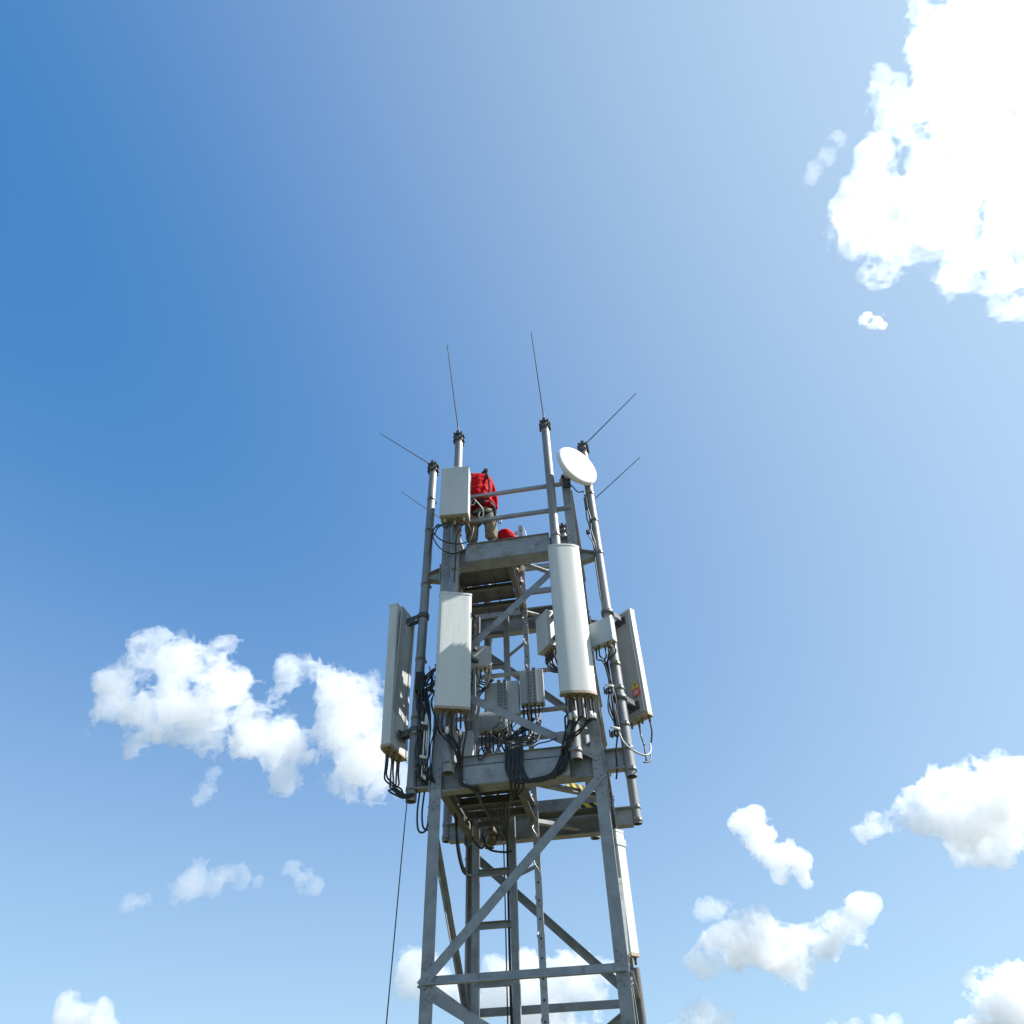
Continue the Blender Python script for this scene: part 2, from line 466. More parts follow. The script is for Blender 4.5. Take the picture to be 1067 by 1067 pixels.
# splice plates lapped over the legs
for k, (u, v) in LEGS.items():
    su, sv = (1 if u < 0 else -1), (1 if v < 0 else -1)
    bm = BM()
    add_box(bm, (u - su*.005, v + sv*.06, 4.42), (.008, .10, .50))
    for z in (4.24, 4.34, 4.50, 4.60):
        add_bolt(bm, (u - su*.009, v + sv*.04, z), (-su, 0, 0), .012, .014)
        add_bolt(bm, (u - su*.009, v + sv*.08, z), (-su, 0, 0), .012, .014)
    obj('splice_plate', bm, GALV, T)

def brace(a, b, out, w=.085, mat=GALV):
    """angle section lying flat on the outside face, one leg pointing inward"""
    bm = BM()
    a, b = Vector(a), Vector(b)
    d = (b - a).normalized()
    n = Vector(out)
    s = d.cross(n).normalized()
    if s.z < 0: s = -s
    t = .009
    pr = [(-w/2, 0), (w/2, 0), (w/2, -w*.8), (w/2 - t, -w*.8), (w/2 - t, -t), (-w/2, -t)]
    A = [bm.verts.new(a + s*p[0] + n*p[1]) for p in pr]
    B = [bm.verts.new(b + s*p[0] + n*p[1]) for p in pr]
    for i in range(6): bm.faces.new((A[i], A[(i+1) % 6], B[(i+1) % 6], B[i]))
    bm.faces.new(A); bm.faces.new(B)
    for q in (.035, .085):
        add_bolt(bm, a + d*q, n); add_bolt(bm, b - d*q, n)
    return obj('brace', bm, mat, T)

f = -S - .010
for (u0, z0, u1, z1) in ((-.90, 2.80, .89, 4.50), (-.85, 2.76, .85, 1.85), (-.85, 1.0, .85, 1.78), (-.86, 5.80, .86, 7.40), (-.86, 5.71, .86, 4.66)):
    brace((u0, f, z0), (u1, f, z1), (0, -1, 0))
f = S + .010
for (u0, z0, u1, z1) in ((-.86, 7.33, .86, 5.76), (.86, 5.68, -.86, 4.76), (-.86, 4.42, .86, 2.88), (.86, 2.80, -.86, 1.80), (-.86, 1.72, .86, .8)):
    brace((u0, f, z0), (u1, f, z1), (0, 1, 0))
f = -S - .010
for (v0, z0, v1, z1) in ((-.84, 4.22, .85, 2.80), (.85, 2.72, -.85, 1.7), (-.85, 7.25, .85, 5.78), (.85, 5.70, -.85, 4.85)):
    brace((f, v0, z0), (f, v1, z1), (-1, 0, 0), .075)
f = S + .010
for (v0, z0, v1, z1) in ((.85, 4.30, -.85, 2.90), (-.85, 2.78, .85, 1.7), (.85, 7.25, -.85, 5.80), (-.85, 5.70, .85, 4.85)):
    brace((f, v0, z0), (f, v1, z1), (1, 0, 0), .075)

def crossbar(a, b, w=.012, h=.07, mat=GALV):
    bm = BM(); add_bar(bm, a, b, [(-w/2, -h/2), (.055, -h/2), (.055, -h/2 + w), (w/2, -h/2 + w), (w/2, h/2), (-w/2, h/2)])
    return obj('crossbar', bm, mat, T)
e = S - .022
for z in (2.84,):
    crossbar((-e, -e, z), (e, -e, z)); crossbar((e, e, z), (-e, e, z))
    crossbar((-e, e, z - .004), (-e, -e, z - .004)); crossbar((e, -e, z - .004), (e, e, z - .004))
# rails across the inside that carry the radio units, and their side supports
for z in (6.20, 5.66):
    crossbar((-.86, -.10, z), (.86, -.10, z), .010, .06)
    crossbar((-.866, .86, z - .065), (-.866, -.86, z - .065), .010, .06); crossbar((.866, -.86, z - .065), (.866, .86, z - .065), .010, .06)
crossbar((-.86, -.22, 5.27), (.86, -.22, 5.27), .010, .07)
crossbar((-.866, .86, 5.20), (-.866, -.86, 5.20), .010, .06); crossbar((.866, -.86, 5.20), (.866, .86, 5.20), .010, .06)

# ---- the two platforms
def platform(z, upper):
    """z = underside of the main beams; beams .30 high carry the corner masts on their ends"""
    for v, s in ((-.82, -1), (.80, 1)):
        bm = BM()
        add_bar(bm, (-.87, v, z), (.87, v, z), P_ibeam(.13, .29, .011))
        obj('platform_beam', bm, GALV, T)
        for su in (-1, 1):
            bm = BM()
            if not upper:
                add_bar(bm, (su*.915, v - .02, z + .05), (su*1.108, v - .02, z + .05), P_ibeam(.12, .21, .010))
                add_box(bm, (su*.909, v - .02, z + .15), (.010, .15, .30))
                for q in (-.05, .05):
                    for h in (.04, .15, .26): add_bolt(bm, (su*.914, v - .02 + q, z + h), (su, 0, 0), .012)
            else:
                # tapered bracket
                a, b = su*.915, su*1.10
                for y0, y1 in ((v - .065, v + .025),):
                    pts = [(a, -.17), (b, -.12), (b, -.045), (a, .02)]
                    A = [bm.verts.new((p[0], v - .025, z + p[1])) for p in pts]
                    B = [bm.verts.new((p[0], v - .013, z + p[1])) for p in pts]
                    bm.faces.new(A); bm.faces.new(B)
                    for i in range(4): bm.faces.new((A[i], A[(i+1) % 4], B[(i+1) % 4], B[i]))
                    for (p, q) in ((pts[0], pts[1]), (pts[3], pts[2])):
                        c = [(p[0], v - .08, z + p[1]), (q[0], v - .08, z + q[1]), (q[0], v + .04, z + q[1]), (p[0], v + .04, z + p[1])]
                        lo = [bm.verts.new((x, y, h - .004)) for x, y, h in c]; hi = [bm.verts.new((x, y, h + .004)) for x, y, h in c]
                        bm.faces.new(lo); bm.faces.new(hi)
                        for i in range(4): bm.faces.new((lo[i], lo[(i+1) % 4], hi[(i+1) % 4], hi[i]))
                add_box(bm, (su*.910, v - .02, z - .075), (.010, .15, .30))
                for q in (-.05, .05):
                    for h in (-.18, -.02, .06): add_bolt(bm, (su*.915, v - .02 + q, z + h), (su, 0, 0), .012)
            obj('mast_bracket', bm, GALV, T)
    # kick plate and fascia channel between the front masts
    bm = BM()
    add_box(bm, (.0, -.938, z + .262), (1.10, .010, .092), bevel=.002)
    add_box(bm, (.0, -.945, z + .306), (1.10, .05, .004))
    obj('kick_plate', bm, GALV, T)
    bm = BM()
    add_bar(bm, (-.56, -.96, z - .005), (.56, -.96, z - .005), P_chan(-.075, .205, .008))
    for u in (-.40, -.05, .05, .36):
        for h in (.05, .15): add_bolt(bm, (u, -.96, z + h), (0, -1, 0), .010)
    for u in (-.42, .2, .42): add_box(bm, (u, -.885, z + .19), (.05, .012, .14))
    obj('fascia_channel', bm, GALV, T)
    bm = BM()
    add_box(bm, (0, .885, z + .40), (1.70, .008, .17))
    obj('kick_plate', bm, GALV, T)
    # side beams
    for su in (-1, 1):
        bm = BM()
        add_bar(bm, (su*.80, -.75, z + .02), (su*.80, .73, z + .02), P_ibeam(.09, .20, .009))
        obj('side_beam', bm, PLATE, T)
    # joists
    for u in ((-.06,) if upper else (-.06,)):
        bm = BM(); add_bar(bm, (u, -.74, z + .06), (u, .73, z + .06), P_chan(.075, .15, .009)); obj('joist', bm, PLATE, T)
    for v in (-.19, .22):
        bm = BM(); add_bar(bm, (-.755, v, z + .08), (-.066, v, z + .08), P_angle(.06, .10, .008)); obj('joist', bm, PLATE, T)
    # diagonal in the floor plane on the open side
    bm = BM()
    add_bar(bm, (.12, -.73, z + .03), (.75, -.20, z + .03), P_angle(.07, .07, .008)); obj('joist', bm, GALV, T)
    bm = BM()
    add_bar(bm, (-.05, .35, z + .03), (.45, .73, z + .03), P_angle(.07, .07, .008)); obj('joist', bm, GALV, T)
    # floor plates on the left half, a narrow walkway strip at the back right
    for (u0, u1, v0, v1) in ((-.75, -.09, -.745, -.20), (-.75, -.09, -.155, .195), (-.75, -.09, .26, .48)):
        bm = BM()
        add_box(bm, ((u0+u1)/2, (v0+v1)/2, z + .19), (u1-u0, v1-v0, .008))
        for q in (.33, .66): add_bar(bm, (u0 + (u1-u0)*q, v0 + .01, z + .165), (u0 + (u1-u0)*q, v1 - .01, z + .165), P_rect(.012, .042))
        obj('floor_plate', bm, PLATE, T)
    bm = BM()
    add_box(bm, (.36, .64, z + .215), (.80, .20, .008)); obj('floor_plate', bm, PLATE, T)
platform(4.48, False)
platform(7.40, True)

# striped hazard edging at the lower platform's hatch
bm = BM(); add_box(bm, (.58, .715, 4.79), (.28, .010, .055)); obj('hazard_strip', bm, STRIPE, T)
bm = BM(); add_bar(bm, (.47, -.475, 4.59), (.64, -.332, 4.59), P_rect(.008, .042)); obj('hazard_strip', bm, STRIPE, T)

# ---- guard rail round the upper platform
GR = thing('guard_rail', (0, 0, 7.7), 'two-bar steel guard rail around the upper platform', 'railing')
for z in (8.18, 8.655):
    for a, b in (((-.885, -.878), (.885, -.878)), ((.885, .878), (-.885, .878)), ((-.878, .76), (-.878, -.76)), ((.878, -.76), (.878, .76))):
        bm = BM()
        add_bar(bm, (*a, z), (*b, z), [(-.006, -.042), (.04, -.042), (.04, -.034), (.002, -.034), (.002, .042), (-.006, .042)])
        obj('rail', bm, GALV, GR)

# =============================================================== ladder inside the tower
LD = thing('access_ladder', (-.52, .60, 0), 'wide steel ladder climbing inside the lattice tower to the upper platform', 'ladder')
for u, s in ((-.74, 1), (-.31, -1)):
    bm = BM(); add_bar(bm, (u, .60, 0), (u, .60, 7.62), [(-.04, -.03), (.04, -.03), (.04, .03), (.034, .03), (.034, -.024), (-.034, -.024), (-.034, .03), (-.04, .03)], (0, 1, 0))
    obj('stile', bm, GALV, LD)
z = .36
while z < 7.6:
    bm = BM(); add_bar(bm, (-.70, .59, z), (-.35, .59, z), P_chan(.05, .068, .006), (0, 0, 1))
    for q in (-.74, -.72): add_bolt(bm, (q, .57, z + .025), (0, -1, 0), .008)
    obj('rung', bm, GALV, LD)
    z += .529

# =============================================================== fall arrest rail with pegs
CR = thing('climbing_rail', (.01, .30, 0), 'narrow bright zinc climbing rail with curved pegs, right of the ladder', 'climbing rail')
bm = BM()
add_bar(bm, (.012, .30, 0), (.012, .30, 9.05), [(-.035, -.004), (.035, -.004), (.035, .025), (.029, .025), (.029, .004), (-.029, .004), (-.029, .025), (-.035, .025)], (0, 1, 0))
z = .2
while z < 9.0:
    add_lathe(bm, (.012, .2955, z), (0, -1, 0), [(0, .0015), (.011, .0015), (.011, 0)], 10, 1, False)
    z += .175
obj('rail', bm, [BRIGHT, HOLE], CR)
z = 1.2
while z < 9.0:
    if not 6.26 < z < 6.45:
        bm = BM()
        add_tube(bm, [(-.012, .295, z + .075), (-.02, .265, z + .04), (-.004, .25, z), (.018, .262, z - .035), (.022, .292, z - .06)], .008, 6, 4)
        obj('peg', bm, BRIGHT, CR)
    z += .355
for z in (4.04, 2.6, 6.9):
    bm = BM(); add_bar(bm, (-.27, .58, z), (-.02, .32, z), P_rect(.03, .03)); obj('stay_arm', bm, GALV, CR)
bm = BM()
add_tube(bm, [(.012, .30, 8.96), (.045, .28, 9.0), (.085, .27, 8.88), (.10, .26, 8.74), (.075, .25, 8.68), (.06, .255, 8.76)], .009, 6, 4)
add_box(bm, (-.055, .29, 8.90), (.05, .03, .06), None, .004)
obj('top_hook', bm, BRIGHT, CR)

# =============================================================== masts with lightning rods
def mast(u, v, z0, z1, label, tip, r=.057, mat=PIPE, clampz=()):
    m = thing('antenna_mast', (u, v, z0), label, 'mast', 'steel pipe masts round the tower')
    bm = BM(); add_pipe(bm, (u, v, z0), (u, v, z1), r); obj('pipe', bm, mat, m)
    # clamp head: two blocks bolted round the pipe end with a rod holder
    bm = BM()
    for q in (z1 + .0, z1 - .10):
        add_box(bm, (u, v - r - .012, q), (.13, .022, .045), bevel=.003)
        add_box(bm, (u, v + r + .012, q), (.13, .022, .045), bevel=.003)
        for s in (-1, 1):
            add_tube(bm, [(u + s*.055, v - r - .04, q), (u + s*.055, v + r + .04, q)], .008, 6, 1)
            add_bolt(bm, (u + s*.055, v - r - .024, q), (0, -1, 0), .014, .02)
            add_box(bm, (u + s*(r + .016), v, q + .004), (.022, .07, .035), bevel=.003)
    add_box(bm, (u, v - r - .02, z1 + .025), (.05, .04, .06), bevel=.004)
    obj('clamp_head', bm, CLAMP, m)
    if tip:
        tip = Vector(tip)
        a = Vector((u, v, z1 + .02)); d = (tip - a).normalized()
        bm = BM()
        add_tube(bm, [a - d*.02, a + d*.16], .014, 8, 1)
        obj('rod_holder', bm, BRIGHT, m)
        bm = BM(); add_tube(bm, [a + d*.10, a + (tip - a)*.6, tip], .0085, 6, 1, taper=.006)
        obj('lightning_rod', bm, ROD, m)
    for z in clampz:
        bm = BM(); add_lathe(bm, (u, v, z), (0, 0, 1), [(r, -.02), (r + .006, -.02), (r + .006, .02), (r, .02)], 20)
        add_box(bm, (u + .01, v - r - .012, z), (.05, .022, .03)); add_box(bm, (u, v + r + .012, z), (.12, .02, .03))
        for q in (-.045, .045): add_bolt(bm, (u + q, v + r + .022, z), (0, 1, 0))
        obj('pipe_clamp', bm, PIPE, m)
    return m
mast(-.69, -1.0, 4.61, 9.86, 'front mast behind the pale cabinet, carrying the shadowed flat panel', (-.69, -1.92, 11.0), .06, clampz=(4.72, 5.1, 6.2, 7.25, 7.5))
mast(.637, -1.0, 4.61, 9.84, 'front mast behind the tall rounded panel antenna, tallest of all', (.637, -2.03, 10.79), .06, clampz=(4.7, 5.0, 6.6, 7.6))
mast(1.155, -.84, 4.45, 9.38, 'right front corner mast beside the white dish', (2.10, -.84, 10.45), clampz=(4.52, 4.74, 5.0, 5.42, 5.72, 7.34, 7.9, 8.4))
mast(-1.115, -.84, 4.42, 9.45, 'left front corner mast carrying the side-facing panel antenna', (-2.06, -.84, 10.46), clampz=(4.55, 5.15, 5.35, 6.1, 7.22, 8.15, 8.75))
mast(1.155, .82, 4.56, 9.80, 'right rear corner mast, seen below the right front corner mast', (2.13, .82, 10.74), clampz=(4.6, 4.75, 7.3))
mast(-1.15, .82, 4.56, 9.62, 'left rear corner mast, all but its thin rod hidden behind the tower', (-2.23, .82, 10.78), clampz=(4.6, 4.75, 7.3))
mast(.635, 1.0, 4.50, 9.48, 'rear mast behind the tall rounded panel antenna, its foot below the platform', None, clampz=(4.6, 4.75, 7.5))
mast(-.66, 1.0, 4.50, 9.30, 'rear mast on the left, hidden behind the ladder', None, clampz=(4.6, 4.75, 7.5))

# =============================================================== panel antennas
def panel(c, z0, z1, w, d, yaw, curve, mast_pos, label, n_conn=6, back=ALUBACK, arms=True, tilt=0.0, conn_side=.5):
    """c = middle of the front face; the face looks along -y of its own frame"""
    R3 = frame(yaw)
    base = Vector((c[0], c[1], z0))
    zc = (z0 + z1)/2
    def W(x, y, z):
        y2 = y + (z - zc)*math.tan(D(tilt))
        return base + R3 @ Vector((x, y2, z - z0))
    o = thing('panel_antenna', base, label, 'antenna', 'panel antennas')
    def section(g, inset=0.0):
        hw = w/2 + g
        pts = [(-hw, d + g)]
        n = 14
        for i in range(n + 1):
            t = -1 + 2*i/n
            x = t*hw
            if curve > .03: y = curve*abs(t)**3.2
            else: y = .012*abs(t)**12
            pts.append((x, y - g))
        pts.append((hw, d + g))
        return pts
    def loft(bm, g, za, zb, open_back=False):
        sec = section(g)
        A = [bm.verts.new(W(x, y, za)) for x, y in sec]; B = [bm.verts.new(W(x, y, zb)) for x, y in sec]
        n = len(sec)
        for i in range(n):
            fc = bm.faces.new((A[i], A[(i+1) % n], B[(i+1) % n], B[i]))
            if curve > .03 and 0 < i < n - 2: fc.smooth = True
        bm.faces.new(A); bm.faces.new(B)
    bm = BM(); loft(bm, 0, z0 + .03, z1 - .025); obj('radome', bm, RADOME, o)
    bm = BM(); loft(bm, .004, z1 - .0245, z1); obj('top_cap', bm, RADOME, o)
    bm = BM(); loft(bm, .004, z0, z0 + .0295); obj('bottom_cap', bm, CAP, o)
    # extruded back tray
    bm = BM()
    add_box(bm, W(0, d + .013, (z0+z1)/2), (w*.86, .018, z1 - z0 - .09), R3, .003)
    for s in (-1, 1): add_box(bm, W(s*w*.28, d + .026, zc), (.012, .014, z1 - z0 - .12), R3)
    obj('back_tray', bm, back, o)
    conns = []
    for i in range(n_conn):
        x = -w*.38 + w*.76*i/(n_conn - 1)
        y = d*(.35 + .4*(i % 2))
        bm = BM()
        p = W(x, y, z0)
        add_lathe(bm, p, (0, 0, -1), [(0, -.001), (.017, -.001), (.017, .02), (.013, .022), (.013, .06), (.010, .06), (0, .06)], 10)
        obj('connector', bm, CONN, o)
        conns.append(p - Vector((0, 0, .06)))
    if arms and mast_pos:
        for z in (z0 + (z1-z0)*.10, z0 + (z1-z0)*.90):
            bm = BM()
            mp = Vector((mast_pos[0], mast_pos[1], z))
            q = W(0, d + .03, z)
            add_box(bm, q, (.16, .025, .09), R3, .003)
            dv = (mp - q); dv.z = 0
            if dv.length > .12:
                dn = dv.normalized()
                sd = Vector((-dn.y, dn.x, 0))
                for s in (-1, 1): add_bar(bm, q + sd*s*.045, mp - dn*.05 + sd*s*.045, P_rect(.012, .06))
            add_lathe(bm, mp, (0, 0, 1), [(.060, -.03), (.074, -.03), (.074, .03), (.060, .03)], 16)
            obj('mounting_bracket', bm, CLAMP, o)
    return o, conns, W
P1, C1, W1 = panel((-.612, -1.20), 5.22, 6.75, .385, .085, 20, 0.0, (-.69, -1.0), 'flat white panel antenna with a diagonal shadow, front left', 7)
P2, C2, W2 = panel((.748, -1.205), 5.235, 7.28, .385, .10, 15, .05, (.637, -1.0), 'tallest white panel antenna with rounded face, front centre right', 8)
P3, C3, W3 = panel((-1.500, -.722), 5.0, 6.90, .42, .145, -100, .035, (-1.115, -.84), 'panel antenna facing left on the left corner mast, back in shade', 6, tilt=-2.4)
P4, C4, W4 = panel((1.370, -.530), 5.17, 6.56, .30, .085, 140, .03, (1.155, -.84), 'panel antenna seen from behind on the right, with warning sticker', 4)
P5, C5, W5 = panel((.945, .27), 3.13, 4.33, .135, .075, 50, .02, (.87, .45), 'narrow white panel antenna below the lower platform on the right leg', 2, arms=False)
bm = BM(); add_box(bm, W5(0, .038, 4.20), (.15, .09, .07), frame(50)); obj('strap_band', bm, CABINET, P5)
bm = BM(); add_bar(bm, W5(0, .12, 4.20), (.89, .87, 4.20), P_rect(.04, .05)); add_bar(bm, W5(0, .12, 3.3), (.89, .87, 3.3), P_rect(.04, .05)); obj('mounting_bracket', bm, CLAMP, P5)
bm = BM(); add_tube(bm, [(.925, .45, 1.0), (.925, .45, 3.06)], .04, 14, 1); add_bar(bm, (.885, .45, 2.9), (.885, .86, 2.9), P_rect(.03, .04)); add_bar(bm, (.885, .45, 1.2), (.885, .86, 1.2), P_rect(.03, .04))
tag(obj('cable_conduit', bm, PLATE, None, (.885, .45, 1.0)), 'dark pipe running down below the narrow white panel', 'conduit')

# warning sticker on the right panel's back: yellow triangle over a red square
R3 = frame(140)
bm = BM()
def sticker(bm, W, x, z, y, s, yaw):
    R = frame(yaw)
    def q(a, b, dy): return W(x, y + dy, z) + R @ Vector((a, 0, b))
    tri = [bm.verts.new(q(-s*.55, 0, .0015)), bm.verts.new(q(s*.55, 0, .0015)), bm.verts.new(q(0, s, .0015))]
    f = bm.faces.new(tri); f.material_index = 0
    sq = [bm.verts.new(q(a*s*.5, b, .0015)) for a, b in ((-1, -s*.08), (1, -s*.08), (1, -s*.85), (-1, -s*.85))]
    f = bm.faces.new(sq); f.material_index = 1
    for k in range(3):
        bb = -s*(.22 + .2*k)
        ln = [bm.verts.new(q(a*s*.36, b, .003)) for a, b in ((-1, bb), (1, bb), (1, bb - s*.07), (-1, bb - s*.07))]
        f = bm.faces.new(ln); f.material_index = 2
    ln = [bm.verts.new(q(a*s*.05, b, .003)) for a, b in ((-1, s*.22), (1, s*.22), (1.4, s*.62), (-1.4, s*.62))]
    f = bm.faces.new(ln); f.material_index = 3
    dt = [bm.verts.new(q(a*s*.05, b, .003)) for a, b in ((-1, s*.1), (1, s*.1), (1, s*.17), (-1, s*.17))]
    f = bm.faces.new(dt); f.material_index = 3
sticker(bm, W4, -.065, 5.50, .10 + .0235, .105, 140)
obj('warning_sticker', bm, [YEL, REDS, LABELW, HOLE], P4)
bm = BM(); sticker(bm, W3, -.02, 5.42, .12 + .0235, .085, -100)
obj('warning_sticker', bm, [ALUBACK, REDS, LABELW, HOLE], P3)

# =============================================================== pale cabinet high on the front mast
CB = thing('equipment_cabinet', (-.655, -1.18, 7.97), 'pale grey box cabinet at the top left, beside the red-shirted worker', 'cabinet')
R3 = frame(4.5)
def WB(x, y, z): return Vector((-.655, -1.285, z)) + R3 @ Vector((x, y, 0))
bm = BM(); add_box(bm, WB(0, .10, 8.435), (.385, .20, .915), R3, .006); obj('housing', bm, CABINET, CB)
bm = BM(); add_box(bm, WB(0, .10, 7.968), (.34, .16, .014), R3, .002); obj('connector_plate', bm, CAP, CB)
CBC = []
for i in range(7):
    bm = BM(); p = WB(-.13 + .043*i, .07 + .05*(i % 2), 7.96)
    add_lathe(bm, p, (0, 0, -1), [(0, -.001), (.015, -.001), (.015, .03), (.010, .03), (.010, .05), (0, .05)], 8); obj('connector', bm, CONN if i % 3 else LABELW, CB)
    CBC.append(p - Vector((0, 0, .05)))
for z in (8.15, 8.72):
    bm = BM(); add_bar(bm, WB(0, .20, z), (-.69, -1.04, z), P_rect(.10, .06)); add_lathe(bm, (-.69, -1.0, z), (0, 0, 1), [(.062, -.03), (.075, -.03), (.075, .03), (.062, .03)], 16); obj('mounting_bracket', bm, CLAMP, CB)

# =============================================================== microwave dish
DN = Vector((.68, -.73, .02)).normalized()
DC = Vector((1.055, -1.10, 8.76))
DS = thing('microwave_dish', DC, 'round white microwave dish at the top right of the tower', 'dish antenna')
rd = .325
bm = BM()
add_lathe(bm, DC, DN, [(0, .032), (rd*.5, .026), (rd*.93, .008), (rd*.985, .0), (rd, -.012)], 48); obj('radome', bm, DISHW, DS)
bm = BM()
add_lathe(bm, DC, DN, [(rd, -.0125), (rd + .006, -.014), (rd + .006, -.05), (rd*.93, -.07), (rd*.72, -.125), (rd*.45, -.17), (.09, -.19), (.09, -.24), (0, -.24)], 48); obj('reflector', bm, DISHW, DS)
bm = BM()
q = DC - DN*.24
add_lathe(bm, q, -DN, [(0, 0), (.075, 0), (.075, .06), (.055, .06), (.055, .14), (0, .14)], 20)
obj('feed_housing', bm, CAP, DS)
bm = BM()
s = Vector((0, 0, 1)).cross(DN).normalized()
add_bar(bm, q - DN*.05 + Vector((0, 0, -.06)), (.875, -.905, 8.62), P_rect(.07, .05))
add_box(bm, (.86, -.915, 8.62), (.11, .05, .16), None, .004)
add_box(bm, (.86, -.94, 8.72), (.14, .04, .04), frame(20), .004)
for k in range(4): add_bolt(bm, (.83 + .06*(k % 2), -.94, 8.58 + .08*(k//2)), (0, -1, 0), .012, .02)
obj('mounting_bracket', bm, CLAMP, DS)
# faint grey maker's mark near the rim
bm = BM()
up = Vector((0, 0, 1)); sd = DN.cross(up).normalized()
if sd.dot(Vector((1, 0, 0))) < 0: sd = -sd
c = DC + up*rd*.66 - sd*rd*.16 + DN*.0225
for (a0, b0, a1, b1) in ((-.05, .03, -.018, -.03), (-.018, -.03, .004, .0), (.02, .03, .035, -.025), (.035, -.025, .05, .02)):
    d2 = Vector((a1 - a0, b1 - b0)); nn = Vector((-d2.y, d2.x)).normalized()*.006
    vs = [bm.verts.new(c + sd*x + up*y + DN*.002) for x, y in ((a0 + nn.x, b0 + nn.y), (a1 + nn.x, b1 + nn.y), (a1 - nn.x, b1 - nn.y), (a0 - nn.x, b0 - nn.y))]
    bm.faces.new(vs)
obj('faded_mark', bm, ALUBACK, DS)

# =============================================================== remote radio units
def radio(c, s, yaw, label, fins='back', conn=6, mats=CABINET, mount=None, rail=False):
    """c = centre of the housing, s = width, depth, height"""
    R = frame(yaw)
    def W(x, y, z): return Vector(c) + R @ Vector((x, y, z))
    o = thing('radio_unit', Vector(c) - Vector((0, 0, s[2]/2)), label, 'radio unit', 'remote radio units')
    bm = BM(); add_box(bm, c, s, R, .006); obj('housing', bm, mats, o)
    if fins:
        bm = BM()
        ys = s[1]/2 if fins == 'back' else -s[1]/2
        sg = 1 if fins == 'back' else -1
        n = max(4, int(s[0]/.028))
        for i in range(n):
            x = -s[0]*.44 + s[0]*.88*i/(n-1)
            add_box(bm, W(x, ys + sg*.018, 0), (.006, .034, s[2]*.88), R)
        obj('cooling_fins', bm, ALUBACK, o)
    if rail:
        bm = BM()
        for x in (-.035, .035):
            add_box(bm, W(x, -s[1]/2 - .02, 0), (.045, .035, s[2]*1.04), R, mi=0)
            k = -s[2]*.46
            while k < s[2]*.47:
                add_lathe(bm, W(x, -s[1]/2 - .0385, k), R @ Vector((0, -1, 0)), [(0, .0012), (.009, .0012), (.009, 0)], 8, 1, False); k += .045
        obj('slotted_rail', bm, [GALV, HOLE], o)
    out = []
    for i in range(conn):
        p = W(-s[0]*.4 + s[0]*.8*i/max(1, conn-1), .02*(-1)**i, -s[2]/2)
        bm = BM(); add_lathe(bm, p, (0, 0, -1), [(0, -.001), (.014, -.001), (.014, .03), (.010, .03), (.010, .05), (0, .05)], 8); obj('connector', bm, CONN, o)
        out.append(p - Vector((0, 0, .05)))
    if mount:
        bm = BM()
        for q in (-.3, .3): add_bar(bm, W(0, 0, q*s[2]), Vector((mount[0], mount[1], c[2] + q*s[2])), P_rect(.05, .04))
        obj('mounting_bracket', bm, CLAMP, o)
    return o, out
U1, K1 = radio((.425, -.66, 6.36), (.27, .20, .50), -52, 'pale radio unit with looping cables, left of the rounded panel', 'back', 8, RADOME, (.637, -.97))
U2, K2 = radio((1.065, -1.03, 6.03), (.29, .10, .31), -26, 'small square grey radio unit between rounded panel and right mast', None, 5, CABINET, (1.155, -.84))
U3, K3 = radio((-.47, -.42, 6.27), (.26, .16, .28), 12, 'pale radio unit with a shaded top, right of the flat panel', None, 5, RADOME, (-.69, -.93))
U4, K4 = radio((.125, -.215, 5.90), (.29, .13, .44), 4, 'dark grey radio unit with slotted rail, beside the climbing rail', None, 6, CABINET, rail=True)
U5, K5 = radio((-.235, -.215, 5.78), (.40, .14, .44), 2, 'wide grey radio unit behind the descending brace', None, 6, CABINET, rail=True)
U6, K6 = radio((-.34, -.33, 5.44), (.34, .15, .22), 6, 'low ribbed grey radio unit just above the lower platform', 'front', 7, CABINET)
U7, K7 = radio((-1.065, -.955, 5.72), (.10, .09, .24), 10, 'small black box strapped to the left corner mast', None, 3, BLACK)
bm = BM(); add_box(bm, (-.52, -.55, 5.45), (.03, .03, 1.25)); tag(obj('steel_post', bm, GALV, None, (-.52, -.55, 4.83)), 'short thin steel post behind the flat panel, on the lower platform', 'post')
bm = BM(); add_box(bm, (-.575, -.62, 5.02), (.13, .08, .40), None, .004); tag(obj('junction_box', bm, CABINET, None, (-.575, -.62, 4.82)), 'narrow grey junction box standing on the lower platform by the front left leg', 'box')

# =============================================================== lamp under the platform
LP = thing('bulkhead_lamp', (-.49, .30, 4.40), 'small dome lamp hanging under the lower platform', 'lamp')
bm = BM(); add_lathe(bm, (-.49, .30, 4.47), (0, 0, -1), [(0, 0), (.09, 0), (.09, .06), (.075, .075), (0, .075)], 20); obj('lamp_base', bm, PLATE, LP)
bm = BM(); add_lathe(bm, (-.49, .30, 4.395), (0, 0, -1), [(.07, 0), (.07, .04), (.055, .08), (.025, .10), (0, .103)], 20); obj('lamp_dome', bm, GLASS, LP)

# =============================================================== cables
def bundle(label, strands, r=.0095, mat=RUBBER, labels=()):
    o = thing('cable_bundle', strands[0][0], label, 'cables', 'cable bundles')
    for s in strands:
        bm = BM(); add_tube(bm, s, r, 7, 6); obj('cable', bm, mat, o)
    for p in labels:
        bm = BM(); add_lathe(bm, p, (0, 0, 1), [(0, -.035), (.018, -.035), (.018, .035), (0, .035)], 10); obj('cable_tag', bm, LABELW, o)
    return o
J = lambda a: random.uniform(-a, a)
def jit(p, a): return Vector(p) + Vector((J(a), J(a), J(a)))

